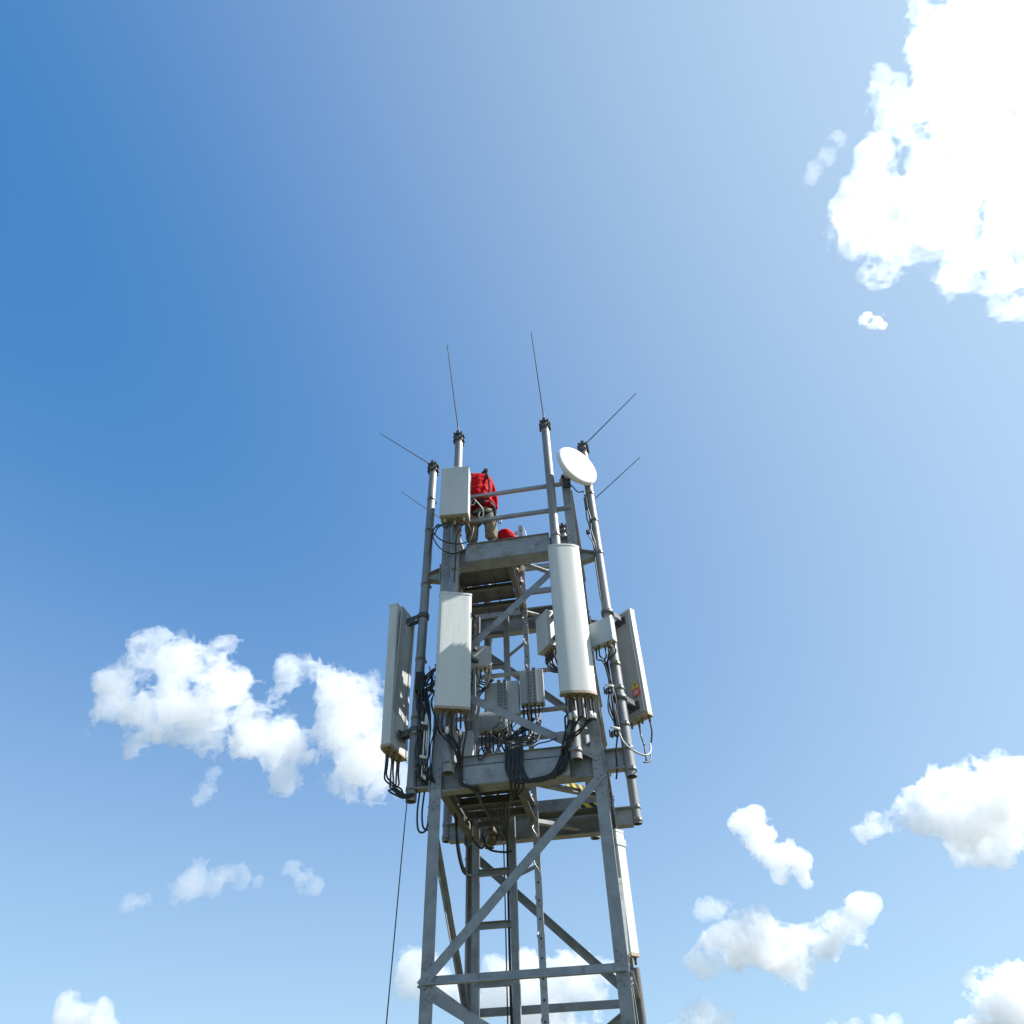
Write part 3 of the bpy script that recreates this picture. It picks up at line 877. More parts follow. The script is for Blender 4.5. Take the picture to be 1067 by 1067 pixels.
# under the rounded panel
st = []; tags = []
for i, p in enumerate(C2):
    p = Vector(p)
    tx = .50 + .018*i
    if i < 5:
        st.append([p, p - Vector((.0, -.01, .16)), jit((p.x - .03, -1.12, 5.0), .018), jit((tx + .055, -1.10 + J(.02), 4.86), .022), jit((tx + .0, -1.04, 4.72), .02), jit((.46 + .012*i, -.985, 4.53), .012), jit((.18 + .012*i, -.985, 4.455), .008)])
    else:
        st.append([p, p - Vector((0, -.005, .20)), jit((p.x - .02, -1.11, 4.98), .015), jit((.70, -1.09, 4.86), .012), jit((.58, -1.085, 4.74 + .008*i), .008), jit((.50, -1.01, 4.68), .012), jit((.38, -.985, 4.50), .01), jit((.16, -.985, 4.46), .008)])
    if i in (1, 2, 6, 7): tags.append(p - Vector((0, -.004, .17)))
bundle('black cables gathering below the rounded panel around its mast', st, .0105, RUBBER, tags)
# under the flat panel
st = []; tags = []
for i, p in enumerate(C1):
    p = Vector(p)
    st.append([p, p - Vector((0, -.01, .14)), jit((p.x + .0, -1.10, 4.98), .02), jit((-.60 + .012*i, -1.075, 4.82), .012), jit((-.575 + .006*i, -1.0, 4.66), .01), jit((-.56 + .006*i, -.985, 4.50), .008), jit((-.45 + .01*i, -.93, 4.44), .01), jit((-.42, -.5, 4.43), .015), jit((-.37, .35, 4.38), .015)])
    if i in (2, 5): tags.append(p - Vector((0, -.005, .17)))
bundle('black cables hanging below the flat shadowed panel', st, .0105, RUBBER, tags)
# loops below the left panel
st = []
for i, p in enumerate(C3):
    p = Vector(p); k = i/5
    st.append([p, p - Vector((0, 0, .13)), jit((p.x + .01, p.y - .01, 4.68), .012), jit((p.x*.5 - .66 + .012*i, -.86, 4.55 + .012*i), .01), jit((-1.25 + .008*i, -.90, 4.47 + .012*i), .008), jit((-1.17, -.92, 4.43 + .008*i), .008), jit((-1.06, -.91, 4.47), .008)])
bundle('black cables looping from the left panel to its mast foot', st, .010)
# along the left corner mast
st = []
for i in range(9):
    x = -1.03 + .012*i; y = -.925 - .012*(i % 3)
    st.append([jit((-.86 - .02*(i % 4), -.96, 5.92 - .04*i), .02), jit((x + .03, y, 5.80 - .03*i), .02), jit((x - .03, y - .02, 5.60), .02), jit((x, y, 5.30), .015), jit((x, y, 5.05), .015), jit((x + .01, y, 4.85), .012), jit((x, y + .01, 4.66), .012), jit((x + .12, -.87, 4.56), .01)])
bundle('dense upright black cables beside the left corner mast', st, .0115)
st = []
for i in range(3):
    st.append([jit((-.97, -.94, 5.35 - .02*i), .015), jit((-.985 + .03*i, -.95, 5.10), .01), jit((-.99 + .03*i, -.95, 4.80), .01), jit((-.985 + .02*i, -.93, 4.60), .01)])
bundle('pale grey cables among the black ones at the left corner mast', st, .010, LABELW)
st = []
for i in range(7):
    x = -1.06 + .03*i
    st.append([jit((x, -.93, 5.95 - .1*(i % 3)), .03), jit((x + .05, -.96, 5.70), .04), jit((x - .03, -.95, 5.45), .03), jit((x + .02, -.94, 5.2), .03), jit((x, -.94, 4.95), .025), jit((x + .02, -.93, 4.70), .02), jit((x + .04, -.90, 4.55), .015)])
bundle('loose thin black cables tangled round the left corner mast', st, .0065)
st = []
for i in range(6):
    x = -.30 + .09*i
    st.append([jit((x, -.30, 5.60 - .05*i), .03), jit((x + .10, -.42, 5.38), .05), jit((x - .02, -.50, 5.22), .05), jit((x + .06, -.62, 5.06), .05), jit((x*.4, -.78, 4.92), .03), jit((x*.3, -.86, 4.85), .015)])
bundle('thin loose black cables crossing behind the descending brace', st, .0065)
# loops under the cabinet
q = CBC
bundle('thin black cables making wide loops below the pale cabinet',
       [[q[0], q[0] - Vector((.05, 0, .05)), (-.90, -1.18, 7.93), (-.97, -1.15, 7.80), (-.88, -1.13, 7.58), (-.70, -1.12, 7.44), (-.52, -1.12, 7.50), (-.44, -1.12, 7.72), (-.43, -1.10, 7.88), (-.50, -1.06, 7.93)],
        [q[1], q[1] - Vector((.03, 0, .06)), (-.86, -1.18, 7.90), (-.93, -1.16, 7.78), (-.80, -1.12, 7.66), (-.62, -1.11, 7.60), (-.48, -1.10, 7.63), (-.40, -1.05, 7.72)],
        [q[2], q[2] - Vector((0, 0, .03)), (-.84, -1.20, 7.90), (-.96, -1.17, 7.84), (-1.03, -1.0, 7.74), (-1.07, -.92, 7.66)],
        [q[5], q[5] - Vector((0, 0, .04)), (-.50, -1.17, 7.88), (-.47, -1.12, 7.79), (-.53, -1.07, 7.70)],
        [q[4], q[4] - Vector((0, 0, .04)), (-.58, -1.15, 7.86), (-.66, -1.09, 7.74), (-.66, -1.08, 7.4), (-.67, -1.085, 7.0)]], .0085)
# radio unit loops left of the rounded panel
st = []
for i, p in enumerate(K1):
    p = Vector(p)
    st.append([p, p - Vector((0, 0, .08)), jit((.38 + .02*i, -.70, 5.90 - .02*(i % 3)), .015), jit((.44 + .02*i, -.78, 5.78), .015), jit((.56, -.86, 5.68 + .012*i), .012), jit((.60, -.90, 5.45), .01), jit((.585, -.91, 5.0), .01), jit((.55, -.93, 4.86), .01)])
bundle('black jumper cables curving from the pale radio unit behind the rounded panel', st, .0105)
# radio unit and right mast
st = []
for i, p in enumerate(K2):
    p = Vector(p)
    st.append([p, p - Vector((0, 0, .08)), jit((1.03 + .012*i, -.97, 5.70), .015), jit((1.065 + .008*i, -.925, 5.48), .012), jit((1.045 + .014*i, -.93, 5.25), .012), jit((1.06 + .012*i, -.925, 5.05), .008), jit((1.07 + .01*i, -.92, 4.86), .008)])
st.append([(1.07, -.925, 5.45), (1.03, -.95, 5.25), (1.02, -.95, 5.12), (1.06, -.93, 5.0), (1.07, -.92, 4.9)])
st.append([(1.08, -.92, 4.88), (1.04, -.93, 4.70), (1.02, -.86, 4.52), (1.0, -.82, 4.45)])
bundle('black cables tied down the right corner mast below the small radio unit', st, .009)
a, b = Vector(C4[0]), Vector(C4[2])
bundle('two black cables hanging from the right panel into a white loop', [[a, a - Vector((0, 0, .12)), (1.40, -.62, 4.83), (1.37, -.70, 4.66), (1.30, -.80, 4.60)], [b, b - Vector((0, 0, .1)), (1.335, -.62, 4.86), (1.33, -.66, 4.66)]], .009)
bm = BM(); add_tube(bm, [(1.09, -.93, 4.90), (1.13, -.95, 4.76), (1.22, -.95, 4.66), (1.32, -.92, 4.62), (1.38, -.85, 4.68), (1.395, -.78, 4.80)], .0095, 8, 8)
tag(obj('hose_loop', bm, ALUBACK, None, (1.09, -.93, 4.9)), 'pale hose loop hanging beside the right corner mast foot', 'hose')
for z, lab, px in ((5.42, 'upper white round cable clamp on the right corner mast', 1.06), (4.93, 'lower white round cable clamp on the right corner mast', 1.06), (5.22, 'upper pale cable clamp on the left corner mast', -.975), (4.84, 'lower pale cable clamp on the left corner mast', -.97)):
    o = thing('cable_clamp', (px, -.93, z), lab, 'clamp', 'cable clamps on the corner masts')
    bm = BM(); add_lathe(bm, (px, -.945, z), (.3, -.5, .9), [(0, .012), (.05, .012), (.05, -.012), (0, -.012)], 18); obj('disc', bm, LABELW, o)
    bm = BM()
    for k in range(4): add_box(bm, (px - .06 + .025*k, -.95, z - .055 - .012*(k % 2)), (.016, .05, .06), frame(20*k))
    obj('clamp_jaw', bm, CLAMP, o)
# draped over the front beam
st = []
for i in range(9):
    x = -.085 + .0215*i
    src = Vector((K4 + K5)[(i*2) % 12])
    tail = [(x*.7, -.90, 4.40), (-.15 - .02*i, -.4, 4.41), (-.33, .45, 4.34)] if i % 2 else [(x + .08, -.985, 4.455), (x + .25, -.985, 4.452), (.42, -.985, 4.47 + .003*i)]
    st.append([src, src - Vector((0, .02, .10)), jit(((src.x + x)/2 + .05, -.45, 5.16), .03), jit((x + .02, -.72, 4.96), .02), (x, -.93, 4.85), (x, -.985, 4.75), jit((x, -.99, 4.58), .004)] + [jit(t, .006) for t in tail])
bundle('thick bunch of black cables draped over the lower platform front edge', st, .0115)
# interior jumpers
st = []
for i, p in enumerate(K6):
    p = Vector(p)
    st.append([p, p - Vector((0, 0, .10)), jit((p.x + .03, -.36, 5.08), .02), jit((p.x + .10, -.45, 4.95), .03), jit((-.10, -.62, 4.92), .03), jit((-.06, -.80, 4.88), .02)])
bundle('short black cables below the low ribbed radio unit', st, .010)
st = []
for i, p in enumerate(K3):
    p = Vector(p)
    st.append([p, p - Vector((0, 0, .06)), jit((p.x - .02, p.y - .02, 5.95), .02), jit((-.44 + .03*i, -.40, 5.88 + .02*i), .02), jit((-.50, -.42, 5.75), .03), jit((-.53, -.50, 5.4), .012), jit((-.53, -.52, 4.95), .01)])
bundle('tangled black cables under the pale shaded radio unit', st, .009)
st = []
for i in range(5):
    a = Vector(K4[i])
    st.append([a, a - Vector((0, 0, .08)), jit((a.x + .02, -.26, 5.42), .015), jit((a.x - .10, -.34, 5.30), .02), jit((-.05, -.38, 5.22 + .015*i), .012), jit((-.22, -.40, 5.17), .012), jit((-.30, -.45, 5.0), .012)])
bundle('black cables sweeping left from the slotted grey radio unit', st, .010)
bundle('coiled thin black cable above the lower platform front edge', [[(-.20, -.93, 4.95), (-.26, -.96, 4.84), (-.31, -.98, 4.76), (-.36, -.985, 4.72), (-.38, -.985, 4.78), (-.34, -.98, 4.85), (-.26, -.97, 4.86), (-.18, -.96, 4.90)],
        [(-.17, -.93, 4.97), (-.24, -.97, 4.86), (-.29, -.985, 4.79), (-.32, -.985, 4.80), (-.30, -.98, 4.86)], [(.15, -.93, 4.80), (.25, -.96, 4.84), (.36, -.95, 4.86), (.45, -.93, 4.90)]], .007)
# below the lower platform on the left
bundle('black cables sagging under the lower platform toward the rear left leg',
       [[(-.78, -.30 + .03*i, 4.46), (-.80, -.10, 4.30 - .03*i), (-.82, .25, 4.12 - .02*i), (-.83, .60, 4.10), (-.80, .80, 4.20), (-.76, .84, 4.42)] for i in range(4)]
       + [[(-.60, .30, 4.40), (-.55, .42, 4.30), (-.40, .50, 4.28), (-.32, .56, 4.30)], [(-.70, .2, 4.36), (-.62, .3, 4.28), (-.56, .3, 4.33)]], .012)
bundle('two short cable loops below the left mast bracket', [[(-1.02 + .05*i, -.86, 4.50), (-1.03 + .05*i, -.87, 4.30), (-1.01 + .05*i, -.88, 4.13 + .02*i), (-.96 + .05*i, -.88, 4.09 + .02*i), (-.92 + .04*i, -.87, 4.14), (-.91 + .03*i, -.86, 4.3)] for i in range(2)], .010)
bundle('black feeder cables running down the right stile of the ladder', [[(-.375 + .013*i, .60 - .006*(i % 2), 4.42), (-.378 + .013*i, .60, 3.2), (-.372 + .013*i, .605, 2.0), (-.378 + .013*i, .60, .4), (-.375 + .013*i, .58, .05)] for i in range(2)] + [[(-.412, .60, 4.4), (-.408, .60, 3.0), (-.414, .60, .2)]], .0075)
bundle('black cable curving down from the white dish to its mast', [[DC - DN*.30 + Vector((0, 0, -.05)), (.93, -.96, 8.50), (1.0, -.93, 8.40), (1.075, -.92, 8.40), (1.085, -.915, 8.25), (1.07, -.90, 7.95), (1.09, -.90, 7.75), (1.06, -.92, 7.62), (1.11, -.91, 7.45), (1.10, -.91, 7.2), (1.10, -.91, 6.6)],
        [(1.075, -.915, 8.25), (1.12, -.905, 7.9), (1.105, -.91, 7.7), (1.135, -.905, 7.45), (1.12, -.91, 7.35)]], .008)
bm = BM(); add_box(bm, (1.085, -.915, 8.18), (.045, .045, .20), None, .006)
tag(obj('surge_arrester', bm, CLAMP, None, (1.085, -.915, 8.1)), 'dark cable joint clipped to the right corner mast below the dish', 'cable joint')
bm = BM(); add_box(bm, (1.06, -.92, 7.66), (.05, .05, .05), None, .006)
tag(obj('cable_clip', bm, CLAMP, None, (1.06, -.92, 7.64)), 'tiny dark cable clip on the right corner mast, halfway below the dish', 'clip')
# rope
bm = BM(); add_tube(bm, [(-1.135, -.90, 4.44), (-1.14, -.93, 3.9), (-1.145, -.97, 3.0), (-1.16, -1.0, 2.0), (-1.2, -1.02, .9), (-1.22, -1.03, .03)], .0062, 6, 8)
tag(obj('hanging_rope', bm, ROPE, None, (-1.135, -.9, .03)), 'thin dark rope hanging from the left corner mast foot', 'rope')

# =============================================================== people
def skin(name, J, edges, rad, mat, parent, root, subs=2, rough=0.0):
    """one continuous surface grown on a skeleton of joints J (world coordinates)"""
    keys = list(J)
    me = bpy.data.meshes.new(name)
    org = wpos(parent)
    me.from_pydata([Vector(J[k]) - org for k in keys], [(keys.index(a), keys.index(b)) for a, b in edges], [])
    me.materials.append(mat)
    o = bpy.data.objects.new(name, me); COL.objects.link(o); o.parent = parent
    md = o.modifiers.new('skin', 'SKIN')
    md.use_smooth_shade = True
    if not me.skin_vertices: me.skin_vertices.new(name='')
    for i, k in enumerate(keys):
        r = rad[k]
        sv = me.skin_vertices[0].data[i]
        sv.radius = (r, r) if isinstance(r, (int, float)) else r
        sv.use_root = (k == root)
    s = o.modifiers.new('subdivision', 'SUBSURF'); s.levels = subs; s.render_levels = subs
    if rough:
        tx = bpy.data.textures.new(name + '_folds', 'CLOUDS'); tx.noise_scale = .085; tx.noise_depth = 2
        dm = o.modifiers.new('folds', 'DISPLACE'); dm.texture = tx; dm.strength = rough; dm.mid_level = .5; dm.texture_coords = 'GLOBAL'
    return o

def chain(*ks): return list(zip(ks, ks[1:]))

def hand(J, E, Rd, side, wrist, palm_dir, across, down):
    """palm and five curled fingers added to the body skeleton"""
    w = Vector(J[wrist]); d = Vector(palm_dir).normalized(); a = Vector(across).normalized(); n = Vector(down).normalized()
    p = side + '_palm'; J[p] = w + d*.055; Rd[p] = (.036, .022); E.append((wrist, p))
    for i, (x, l) in enumerate(((-.030, .075), (-.010, .085), (.010, .08), (.029, .062))):
        k = side + '_f%d' % i
        J[k + 'a'] = J[p] + a*x + d*.045; J[k + 'b'] = J[k + 'a'] + d*l*.45 + n*.012; J[k + 'c'] = J[k + 'b'] + d*l*.22 + n*l*.38
        for q in 'abc': Rd[k + q] = .0092
        E += [(p, k + 'a'), (k + 'a', k + 'b'), (k + 'b', k + 'c')]
    k = side + '_thumb'
    J[k + 'a'] = w + d*.035 - a*.045; J[k + 'b'] = J[k + 'a'] + d*.035 - a*.012 + n*.02
    Rd[k + 'a'] = .011; Rd[k + 'b'] = .0095
    E += [(p, k + 'a'), (k + 'a', k + 'b')]

def face(parent, c, fwd, up, r):
    """eyes, nose, ears on a head at c looking along fwd"""
    f = Vector(fwd).normalized(); u = Vector(up); u = (u - f*u.dot(f)).normalized(); s = f.cross(u)
    c = Vector(c)
    bm = BM()
    for q in (-1, 1): add_lathe(bm, c + f*r*.86 + s*q*r*.36 + u*.005, f, [(0, .008), (.008, .005), (.012, -.004), (0, -.006)], 10)
    obj('eyes', bm, LABELW, parent)
    bm = BM()
    add_tube(bm, [c + f*r*.93 + u*.01, c + f*r*1.08 - u*.025, c + f*r*1.12 - u*.04, c + f*r*.95 - u*.045], .011, 8, 4)
    for q in (-1, 1): add_lathe(bm, c + s*q*r*.95 - u*.01, s*q + f*.2, [(0, .010), (.016, .012), (.024, .004), (.018, -.008)], 12)
    add_tube(bm, [c + f*r*.90 + s*.026 - u*.068, c + f*r*.97 - u*.066, c + f*r*.90 - s*.026 - u*.068], .006, 6, 4)
    obj('features', bm, SKIN, parent)

def helmet(parent, c, up, fwd, r):
    u = Vector(up).normalized(); f = Vector(fwd); f = (f - u*f.dot(u)).normalized()
    bm = BM()
    add_lathe(bm, Vector(c), u, [(r*1.16, .0), (r*1.17, .02), (r*1.12, r*.55), (r*.9, r*.92), (r*.5, r*1.16), (0, r*1.22)], 24)
    add_lathe(bm, Vector(c) + f*r*.22 + u*.004, u, [(r*1.15, 0), (r*1.20, .006), (r*1.02, .014)], 24)
    obj('helmet', bm, HELMET, parent)

# ---- worker standing behind the rail, bent forward over the far side
W_ = thing('person', (-.40, -.70, 7.84), 'worker in red shirt and khaki trousers with harness, bending behind the rail', 'person')
J = dict(pel=(-.385, -.70, 8.47), wai=(-.40, -.70, 8.66), che=(-.43, -.68, 9.02), upc=(-.46, -.64, 9.29), nek=(-.54, -.50, 9.37), hd0=(-.57, -.39, 9.32), hd1=(-.60, -.32, 9.28),
         Lsh=(-.65, -.63, 9.25), Lel=(-.80, -.42, 8.95), Lwr=(-.68, -.20, 8.88), Rsh=(-.345, -.65, 9.17), Rel=(-.275, -.45, 8.95), Rwr=(-.40, -.13, 8.88),
         Lhp=(-.475, -.70, 8.43), Lkn=(-.525, -.80, 8.14), Lan=(-.525, -.71, 7.93), Lto=(-.55, -.56, 7.88),
         Rhp=(-.29, -.70, 8.43), Rkn=(-.255, -.80, 8.14), Ran=(-.255, -.71, 7.93), Rto=(-.23, -.56, 7.88))
Rd = dict(pel=(.145, .11), wai=(.125, .09), che=(.135, .09), upc=(.125, .075), nek=.055, hd0=(.08, .09), hd1=(.085, .10),
          Lsh=.06, Lel=.042, Lwr=.03, Rsh=.06, Rel=.046, Rwr=.03, Lhp=.088, Lkn=.062, Lan=.042, Lto=.036, Rhp=.088, Rkn=.062, Ran=.042, Rto=.036)
E = chain('pel', 'wai', 'che', 'upc', 'nek', 'hd0', 'hd1') + chain('upc', 'Lsh', 'Lel', 'Lwr') + chain('upc', 'Rsh', 'Rel', 'Rwr') + chain('pel', 'Lhp', 'Lkn', 'Lan', 'Lto') + chain('pel', 'Rhp', 'Rkn', 'Ran', 'Rto')
JB, RB, EB = dict(J), dict(Rd), list(E)
hand(JB, EB, RB, 'L', 'Lwr', (.25, 1, -.1), (1, -.25, 0), (0, 0, -1))
hand(JB, EB, RB, 'R', 'Rwr', (-.25, 1, -.1), (-1, -.25, 0), (0, 0, -1))
skin('body', JB, EB, RB, SKIN, W_, 'pel')
sel = lambda d, ks: {k: d[k] for k in ks}
ks = ['pel', 'wai', 'che', 'upc', 'Lsh', 'Lel', 'Rsh', 'Rel']
Js = sel(J, ks); Js['pel'] = (-.388, -.70, 8.50); Js['Lfo'] = (-.75, -.33, 8.915); Js['Rfo'] = (-.31, -.25, 8.91); Js['col'] = (-.52, -.54, 9.36)
Rs = {k: (tuple(x + .028 for x in Rd[k]) if isinstance(Rd[k], tuple) else Rd[k] + .022) for k in ks}; Rs['Lfo'] = .056; Rs['Rfo'] = .056; Rs['col'] = (.12, .11)
Rs['Lsh'] = .12; Rs['Rsh'] = .105; Rs['Lel'] = Rs['Rel'] = .078; Rs['che'] = (.20, .16); Rs['upc'] = (.20, .155); Rs['wai'] = (.185, .15)
skin('shirt', Js, chain('pel', 'wai', 'che', 'upc', 'col') + chain('upc', 'Lsh', 'Lel', 'Lfo') + chain('upc', 'Rsh', 'Rel', 'Rfo'), Rs, RED, W_, 'wai', 3, .075)
ks = ['pel', 'wai', 'Lhp', 'Lkn', 'Lan', 'Rhp', 'Rkn', 'Ran']
Js = sel(J, ks); Js['wai'] = (-.392, -.70, 8.57)
Rs = dict(pel=(.175, .145), wai=(.165, .13), Lhp=.118, Lkn=.098, Lan=.085, Rhp=.118, Rkn=.098, Ran=.085)
skin('trousers', Js, chain('wai', 'pel', 'Lhp', 'Lkn', 'Lan') + chain('pel', 'Rhp', 'Rkn', 'Ran'), Rs, TROUSER, W_, 'pel', 3, .04)
for s in 'LR':
    a = Vector(J[s + 'an']); t = Vector(J[s + 'to'])
    skin('boot', dict(a=a + Vector((0, 0, .06)), b=a - Vector((0, .02, .05)), h=a + Vector((0, -.05, -.055)), t=t - Vector((0, 0, .005))), [('a', 'b'), ('b', 'h'), ('b', 't')], dict(a=.065, b=.05, h=.038, t=(.045, .036)), BOOT, W_, 'b', 2)
helmet(W_, Vector((-.60, -.32, 9.30)), (-.12, .60, .75), (-.2, .7, -.65), .105)
face(W_, (-.595, -.325, 9.285), (-.2, .65, -.70), (-.1, .6, .7), .093)
# harness: belt, thigh loops, back straps, hanging lanyard and hooks
HX = obj('harness', (lambda b: (add_lathe(b, (-.39, -.70, 8.535), (-.05, 0, 1), [(.150, -.035), (.190, -.04), (.193, .035), (.150, .035)], 28), b)[1])(BM()), WEB, W_)
bm = BM(); add_lathe(bm, (-.393, -.70, 8.60), (-.05, 0, 1), [(.16, -.018), (.195, -.02), (.196, .02), (.16, .02)], 28); obj('belt_trim', bm, REDWEB, HX)
for x, kx in ((-.475, -.50), (-.29, -.275)):
    bm = BM(); add_lathe(bm, (x - .01, -.73, 8.36), (0, -.2, 1), [(.09, -.03), (.130, -.03), (.130, .03), (.09, .03)], 22); obj('thigh_loop', bm, WEB, HX)
bm = BM()
add_tube(bm, [(-.27, -.85, 8.60), (-.255, -.845, 8.80), (-.27, -.815, 9.0), (-.31, -.78, 9.20), (-.35, -.73, 9.31), (-.40, -.64, 9.38)], .018, 6, 5)
obj('back_strap', bm, WEB, HX)
bm = BM(); add_box(bm, (-.325, -.77, 9.27), (.06, .05, .07), frame(20), .008); obj('strap_buckle', bm, WEB, HX)
bm = BM()
add_tube(bm, [(-.47, -.885, 8.61), (-.44, -.92, 8.53), (-.38, -.925, 8.43), (-.335, -.925, 8.34), (-.33, -.92, 8.23), (-.365, -.92, 8.19), (-.395, -.92, 8.23), (-.375, -.92, 8.30)], .008, 7, 6)
add_tube(bm, [(-.50, -.87, 8.59), (-.52, -.90, 8.50), (-.47, -.91, 8.47), (-.44, -.90, 8.57)], .008, 7, 6)
obj('lanyard', bm, LABELW, HX)
bm = BM()
for q in (0, .05): add_tube(bm, [(-.175 + q, -.80, 8.33 - q), (-.145 + q, -.82, 8.25 - q), (-.165 + q, -.82, 8.17 - q), (-.195 + q, -.81, 8.23 - q), (-.175 + q, -.80, 8.33 - q)], .010, 6, 5)
obj('snap_hook', bm, BRIGHT, HX)
bm = BM(); add_box(bm, (-.20, -.78, 8.37), (.06, .08, .14), None, .012); obj('pouch', bm, WEB, HX)
bm = BM(); add_tube(bm, [(-.515, -.865, 8.32), (-.535, -.89, 8.19), (-.525, -.905, 8.05)], .015, 6, 4); obj('tool_strap', bm, ORANGE, HX)

# ---- second worker crouching lower behind the platform edge
W2_ = thing('person', (-.12, -.30, 7.60), 'second worker in a red jacket crouching low, mostly hidden by the platform edge', 'person')
J = dict(pel=(-.22, -.20, 7.86), wai=(-.20, -.26, 8.02), che=(-.15, -.34, 8.19), upc=(-.09, -.38, 8.27), nek=(.0, -.40, 8.14), hd0=(.03, -.41, 8.04), hd1=(.045, -.41, 7.96),
         Lsh=(-.06, -.22, 8.22), Lel=(.05, -.16, 7.99), Lwr=(.17, -.26, 7.86), Rsh=(-.10, -.55, 8.20), Rel=(.02, -.60, 7.97), Rwr=(.16, -.50, 7.86),
         Lhp=(-.21, -.11, 7.83), Lkn=(.06, -.06, 7.93), Lan=(-.08, -.08, 7.68), Lto=(.06, -.07, 7.64),
         Rhp=(-.21, -.29, 7.83), Rkn=(.05, -.36, 7.93), Ran=(-.09, -.35, 7.68), Rto=(.05, -.36, 7.64))
Rd = dict(pel=(.14, .11), wai=(.13, .10), che=(.15, .115), upc=(.145, .10), nek=.056, hd0=(.08, .088), hd1=(.085, .098),
          Lsh=.066, Lel=.045, Lwr=.03, Rsh=.066, Rel=.045, Rwr=.03, Lhp=.085, Lkn=.06, Lan=.042, Lto=.036, Rhp=.085, Rkn=.06, Ran=.042, Rto=.036)
JB, RB, EB = dict(J), dict(Rd), list(E)
hand(JB, EB, RB, 'L', 'Lwr', (1, -.2, -.2), (0, 1, 0), (0, 0, -1))
hand(JB, EB, RB, 'R', 'Rwr', (1, .2, -.2), (0, -1, 0), (0, 0, -1))
skin('body', JB, EB, RB, SKIN, W2_, 'pel')
ks = ['pel', 'wai', 'che', 'upc', 'Lsh', 'Lel', 'Rsh', 'Rel']
Js = sel(J, ks); Js['Lfo'] = (.12, -.22, 7.91); Js['Rfo'] = (.11, -.54, 7.90)
Rs = {k: (tuple(x + .03 for x in Rd[k]) if isinstance(Rd[k], tuple) else Rd[k] + .024) for k in ks}; Rs['Lfo'] = .055; Rs['Rfo'] = .055
skin('jacket', Js, chain('pel', 'wai', 'che', 'upc') + chain('upc', 'Lsh', 'Lel', 'Lfo') + chain('upc', 'Rsh', 'Rel', 'Rfo'), Rs, RED, W2_, 'wai', 3, .045)
ks = ['pel', 'Lhp', 'Lkn', 'Lan', 'Rhp', 'Rkn', 'Ran']
Rs = dict(pel=(.165, .13), Lhp=.11, Lkn=.085, Lan=.07, Rhp=.11, Rkn=.085, Ran=.07)
skin('trousers', sel(J, ks), chain('pel', 'Lhp', 'Lkn', 'Lan') + chain('pel', 'Rhp', 'Rkn', 'Ran'), Rs, TROUSER, W2_, 'pel', 2)
for s in 'LR':
    a = Vector(J[s + 'an']); t = Vector(J[s + 'to'])
    skin('boot', dict(a=a + Vector((0, 0, .05)), b=a - Vector((.02, 0, .03)), t=t), [('a', 'b'), ('b', 't')], dict(a=.06, b=.05, t=(.045, .036)), BOOT, W2_, 'b', 2)
helmet(W2_, (.055, -.41, 7.985), (.9, 0, .2), (.3, 0, -.9), .100)
face(W2_, (.04, -.41, 7.99), (.3, 0, -.9), (.9, 0, .3), .093)

# =============================================================== sun, sky, camera
SUN = Vector((.655, .030, .700)).normalized()
L = bpy.data.lights.new('sun', 'SUN'); L.energy = 5.0; L.angle = D(.53); L.color = (1, .965, .91)
lo = bpy.data.objects.new('sun', L); COL.objects.link(lo)
lo.rotation_euler = SUN.to_track_quat('Z', 'Y').to_euler()

w = bpy.data.worlds.new('World'); SC.world = w; w.use_nodes = True
t = w.node_tree; N, K = t.nodes, t.links
bg = N['Background']
sky = N.new('ShaderNodeTexSky'); sky.sky_type = 'NISHITA'; sky.sun_disc = False
sky.sun_elevation = math.asin(SUN.z); sky.sun_rotation = math.atan2(SUN.x, SUN.y)
sky.altitude = 0; sky.air_density = SKY_AIR; sky.dust_density = SKY_DUST; sky.ozone_density = SKY_OZ
# soften the model sky's contrast, then add the whitish air near the sun and near the horizon
gm = N.new('ShaderNodeGamma'); gm.inputs[1].default_value = SKY_GAMMA; K.new(sky.outputs[0], gm.inputs[0])
ml = N.new('ShaderNodeVectorMath'); ml.operation = 'MULTIPLY'; K.new(gm.outputs[0], ml.inputs[0]); ml.inputs[1].default_value = SKY_TINT
tc = N.new('ShaderNodeTexCoord')
dt = N.new('ShaderNodeVectorMath'); dt.operation = 'DOT_PRODUCT'
K.new(tc.outputs['Generated'], dt.inputs[0]); dt.inputs[1].default_value = SUN
def power(src, e):
    m = N.new('ShaderNodeMath'); m.operation = 'MAXIMUM'; m.inputs[1].default_value = 0; K.new(src, m.inputs[0])
    p = N.new('ShaderNodeMath'); p.operation = 'POWER'; p.inputs[1].default_value = e; K.new(m.outputs[0], p.inputs[0])
    return p.outputs[0]
def scaled(col, fac):
    v = N.new('ShaderNodeVectorMath'); v.operation = 'SCALE'; v.inputs[0].default_value = col; K.new(fac, v.inputs['Scale']); return v.outputs[0]
sx = N.new('ShaderNodeSeparateXYZ'); K.new(tc.outputs['Generated'], sx.inputs[0])
mz = N.new('ShaderNodeMath'); mz.operation = 'MAXIMUM'; mz.inputs[1].default_value = 0; K.new(sx.outputs['Z'], mz.inputs[0])
iz = N.new('ShaderNodeMath'); iz.operation = 'SUBTRACT'; iz.inputs[0].default_value = 1; K.new(mz.outputs[0], iz.inputs[1])
a1 = N.new('ShaderNodeVectorMath'); a1.operation = 'ADD'; K.new(ml.outputs[0], a1.inputs[0]); K.new(scaled(GLOW, power(dt.outputs['Value'], GLOW_P)), a1.inputs[1])
ad = N.new('ShaderNodeVectorMath'); ad.operation = 'ADD'; K.new(a1.outputs[0], ad.inputs[0]); K.new(scaled(HORIZON, power(iz.outputs[0], 2.0)), ad.inputs[1])
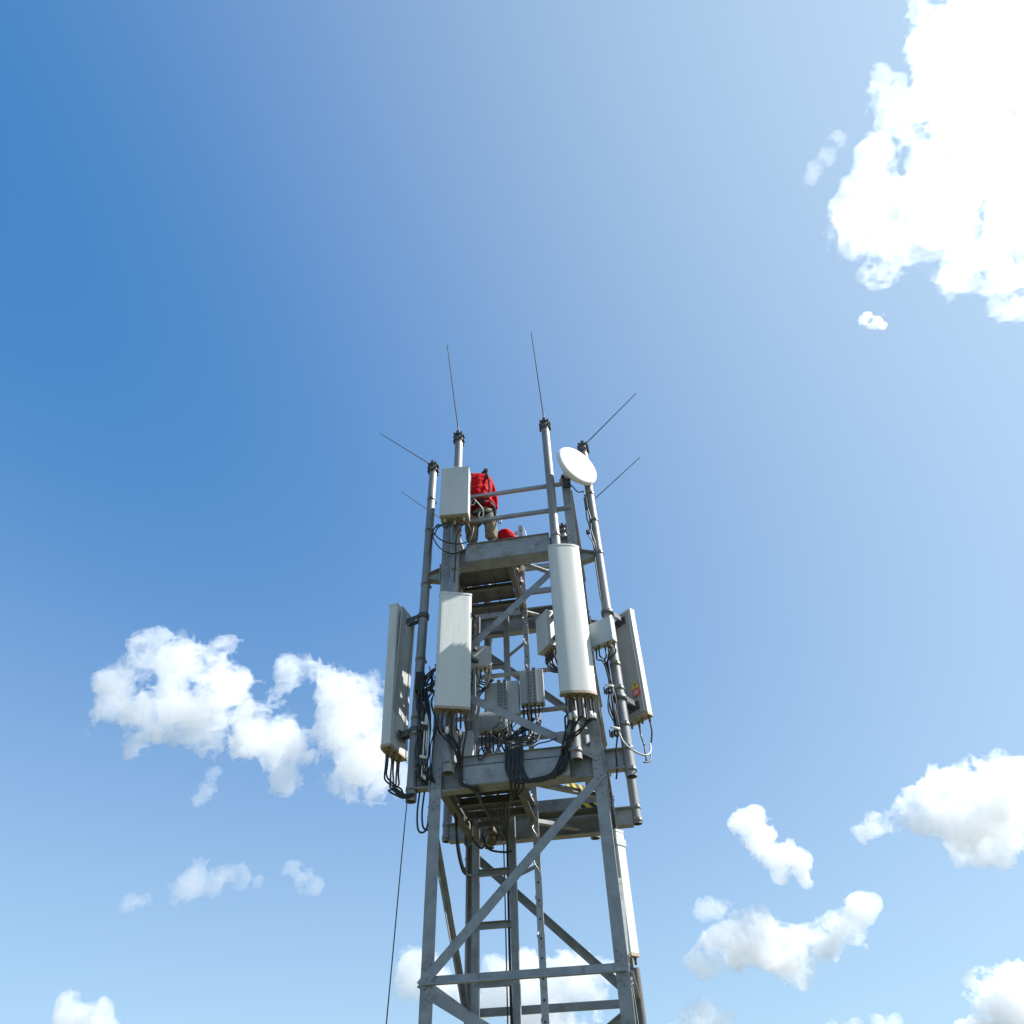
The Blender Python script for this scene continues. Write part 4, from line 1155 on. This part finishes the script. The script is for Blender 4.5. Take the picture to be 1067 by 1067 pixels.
K.new(ad.outputs[0], bg.inputs[0]); bg.inputs[1].default_value = SKY_STR

cam_loc = Vector((1.1066, -7.8789, 1.6))
R_, U_, F_ = Vector((.98419851, .17458772, -.02953677)), Vector((.14085899, -.6708875, .72805817)), Vector((-.10729417, .72071429, .68487873))
cd = bpy.data.cameras.new('camera'); cd.sensor_width = 36; cd.lens = 36*733.66/1067; cd.clip_start = .05; cd.clip_end = 30000
co = bpy.data.objects.new('camera', cd); COL.objects.link(co); SC.camera = co
M = Matrix((R_, U_, -F_)).transposed().to_4x4(); M.translation = cam_loc
co.matrix_world = M

# =============================================================== clouds: billowing bodies of thin white vapour
def cloud_material(density, aniso):
    m = bpy.data.materials.new('cloud_vapour'); m.use_nodes = True
    t = m.node_tree; t.nodes.clear()
    out = t.nodes.new('ShaderNodeOutputMaterial')
    pv = t.nodes.new('ShaderNodeVolumePrincipled')
    pv.inputs['Color'].default_value = (.999, .999, .999, 1)
    pv.inputs['Density'].default_value = density
    pv.inputs['Anisotropy'].default_value = aniso
    t.links.new(pv.outputs[0], out.inputs['Volume'])
    tr = t.nodes.new('ShaderNodeBsdfTransparent'); tl = t.nodes.new('ShaderNodeBsdfTranslucent'); mx = t.nodes.new('ShaderNodeMixShader')
    tl.inputs['Color'].default_value = (.9, .9, .9, 1)
    mx.inputs[0].default_value = .006
    t.links.new(tr.outputs[0], mx.inputs[1]); t.links.new(tl.outputs[0], mx.inputs[2]); t.links.new(mx.outputs[0], out.inputs['Surface'])
    return m

CLOUDS_ON = True
if CLOUDS_ON:
    for lab, pos, dens, zs, seed, cell, rough, blobs in CLOUDS:
        me = cloud_mesh('cloud', blobs, zs, cell, seed, rough)
        me.materials.append(cloud_material(dens * DENS_K, .6 if zs < .5 else .35))
        o = bpy.data.objects.new('cloud', me); COL.objects.link(o)
        # each cloud's own axes: x to the side, y up the sky, z toward the viewer on the ground
        d = (Vector(pos) - cam_loc).normalized()
        y = (U_ - d*U_.dot(d)).normalized(); x = d.cross(y)
        M = Matrix((R_, U_, -F_)).transposed().to_4x4(); M.translation = Vector(pos)
        o.matrix_world = M
        tag(o, lab, 'cloud', 'clouds in the sky')

# =============================================================== render settings
SC.view_settings.view_transform = 'Standard'; SC.view_settings.look = 'None'
SC.view_settings.exposure = EXPOSURE; SC.view_settings.gamma = 1
cy = SC.cycles
cy.use_denoising = True
cy.max_bounces = 16; cy.volume_bounces = 10; cy.transparent_max_bounces = 96; cy.diffuse_bounces = 4; cy.glossy_bounces = 4
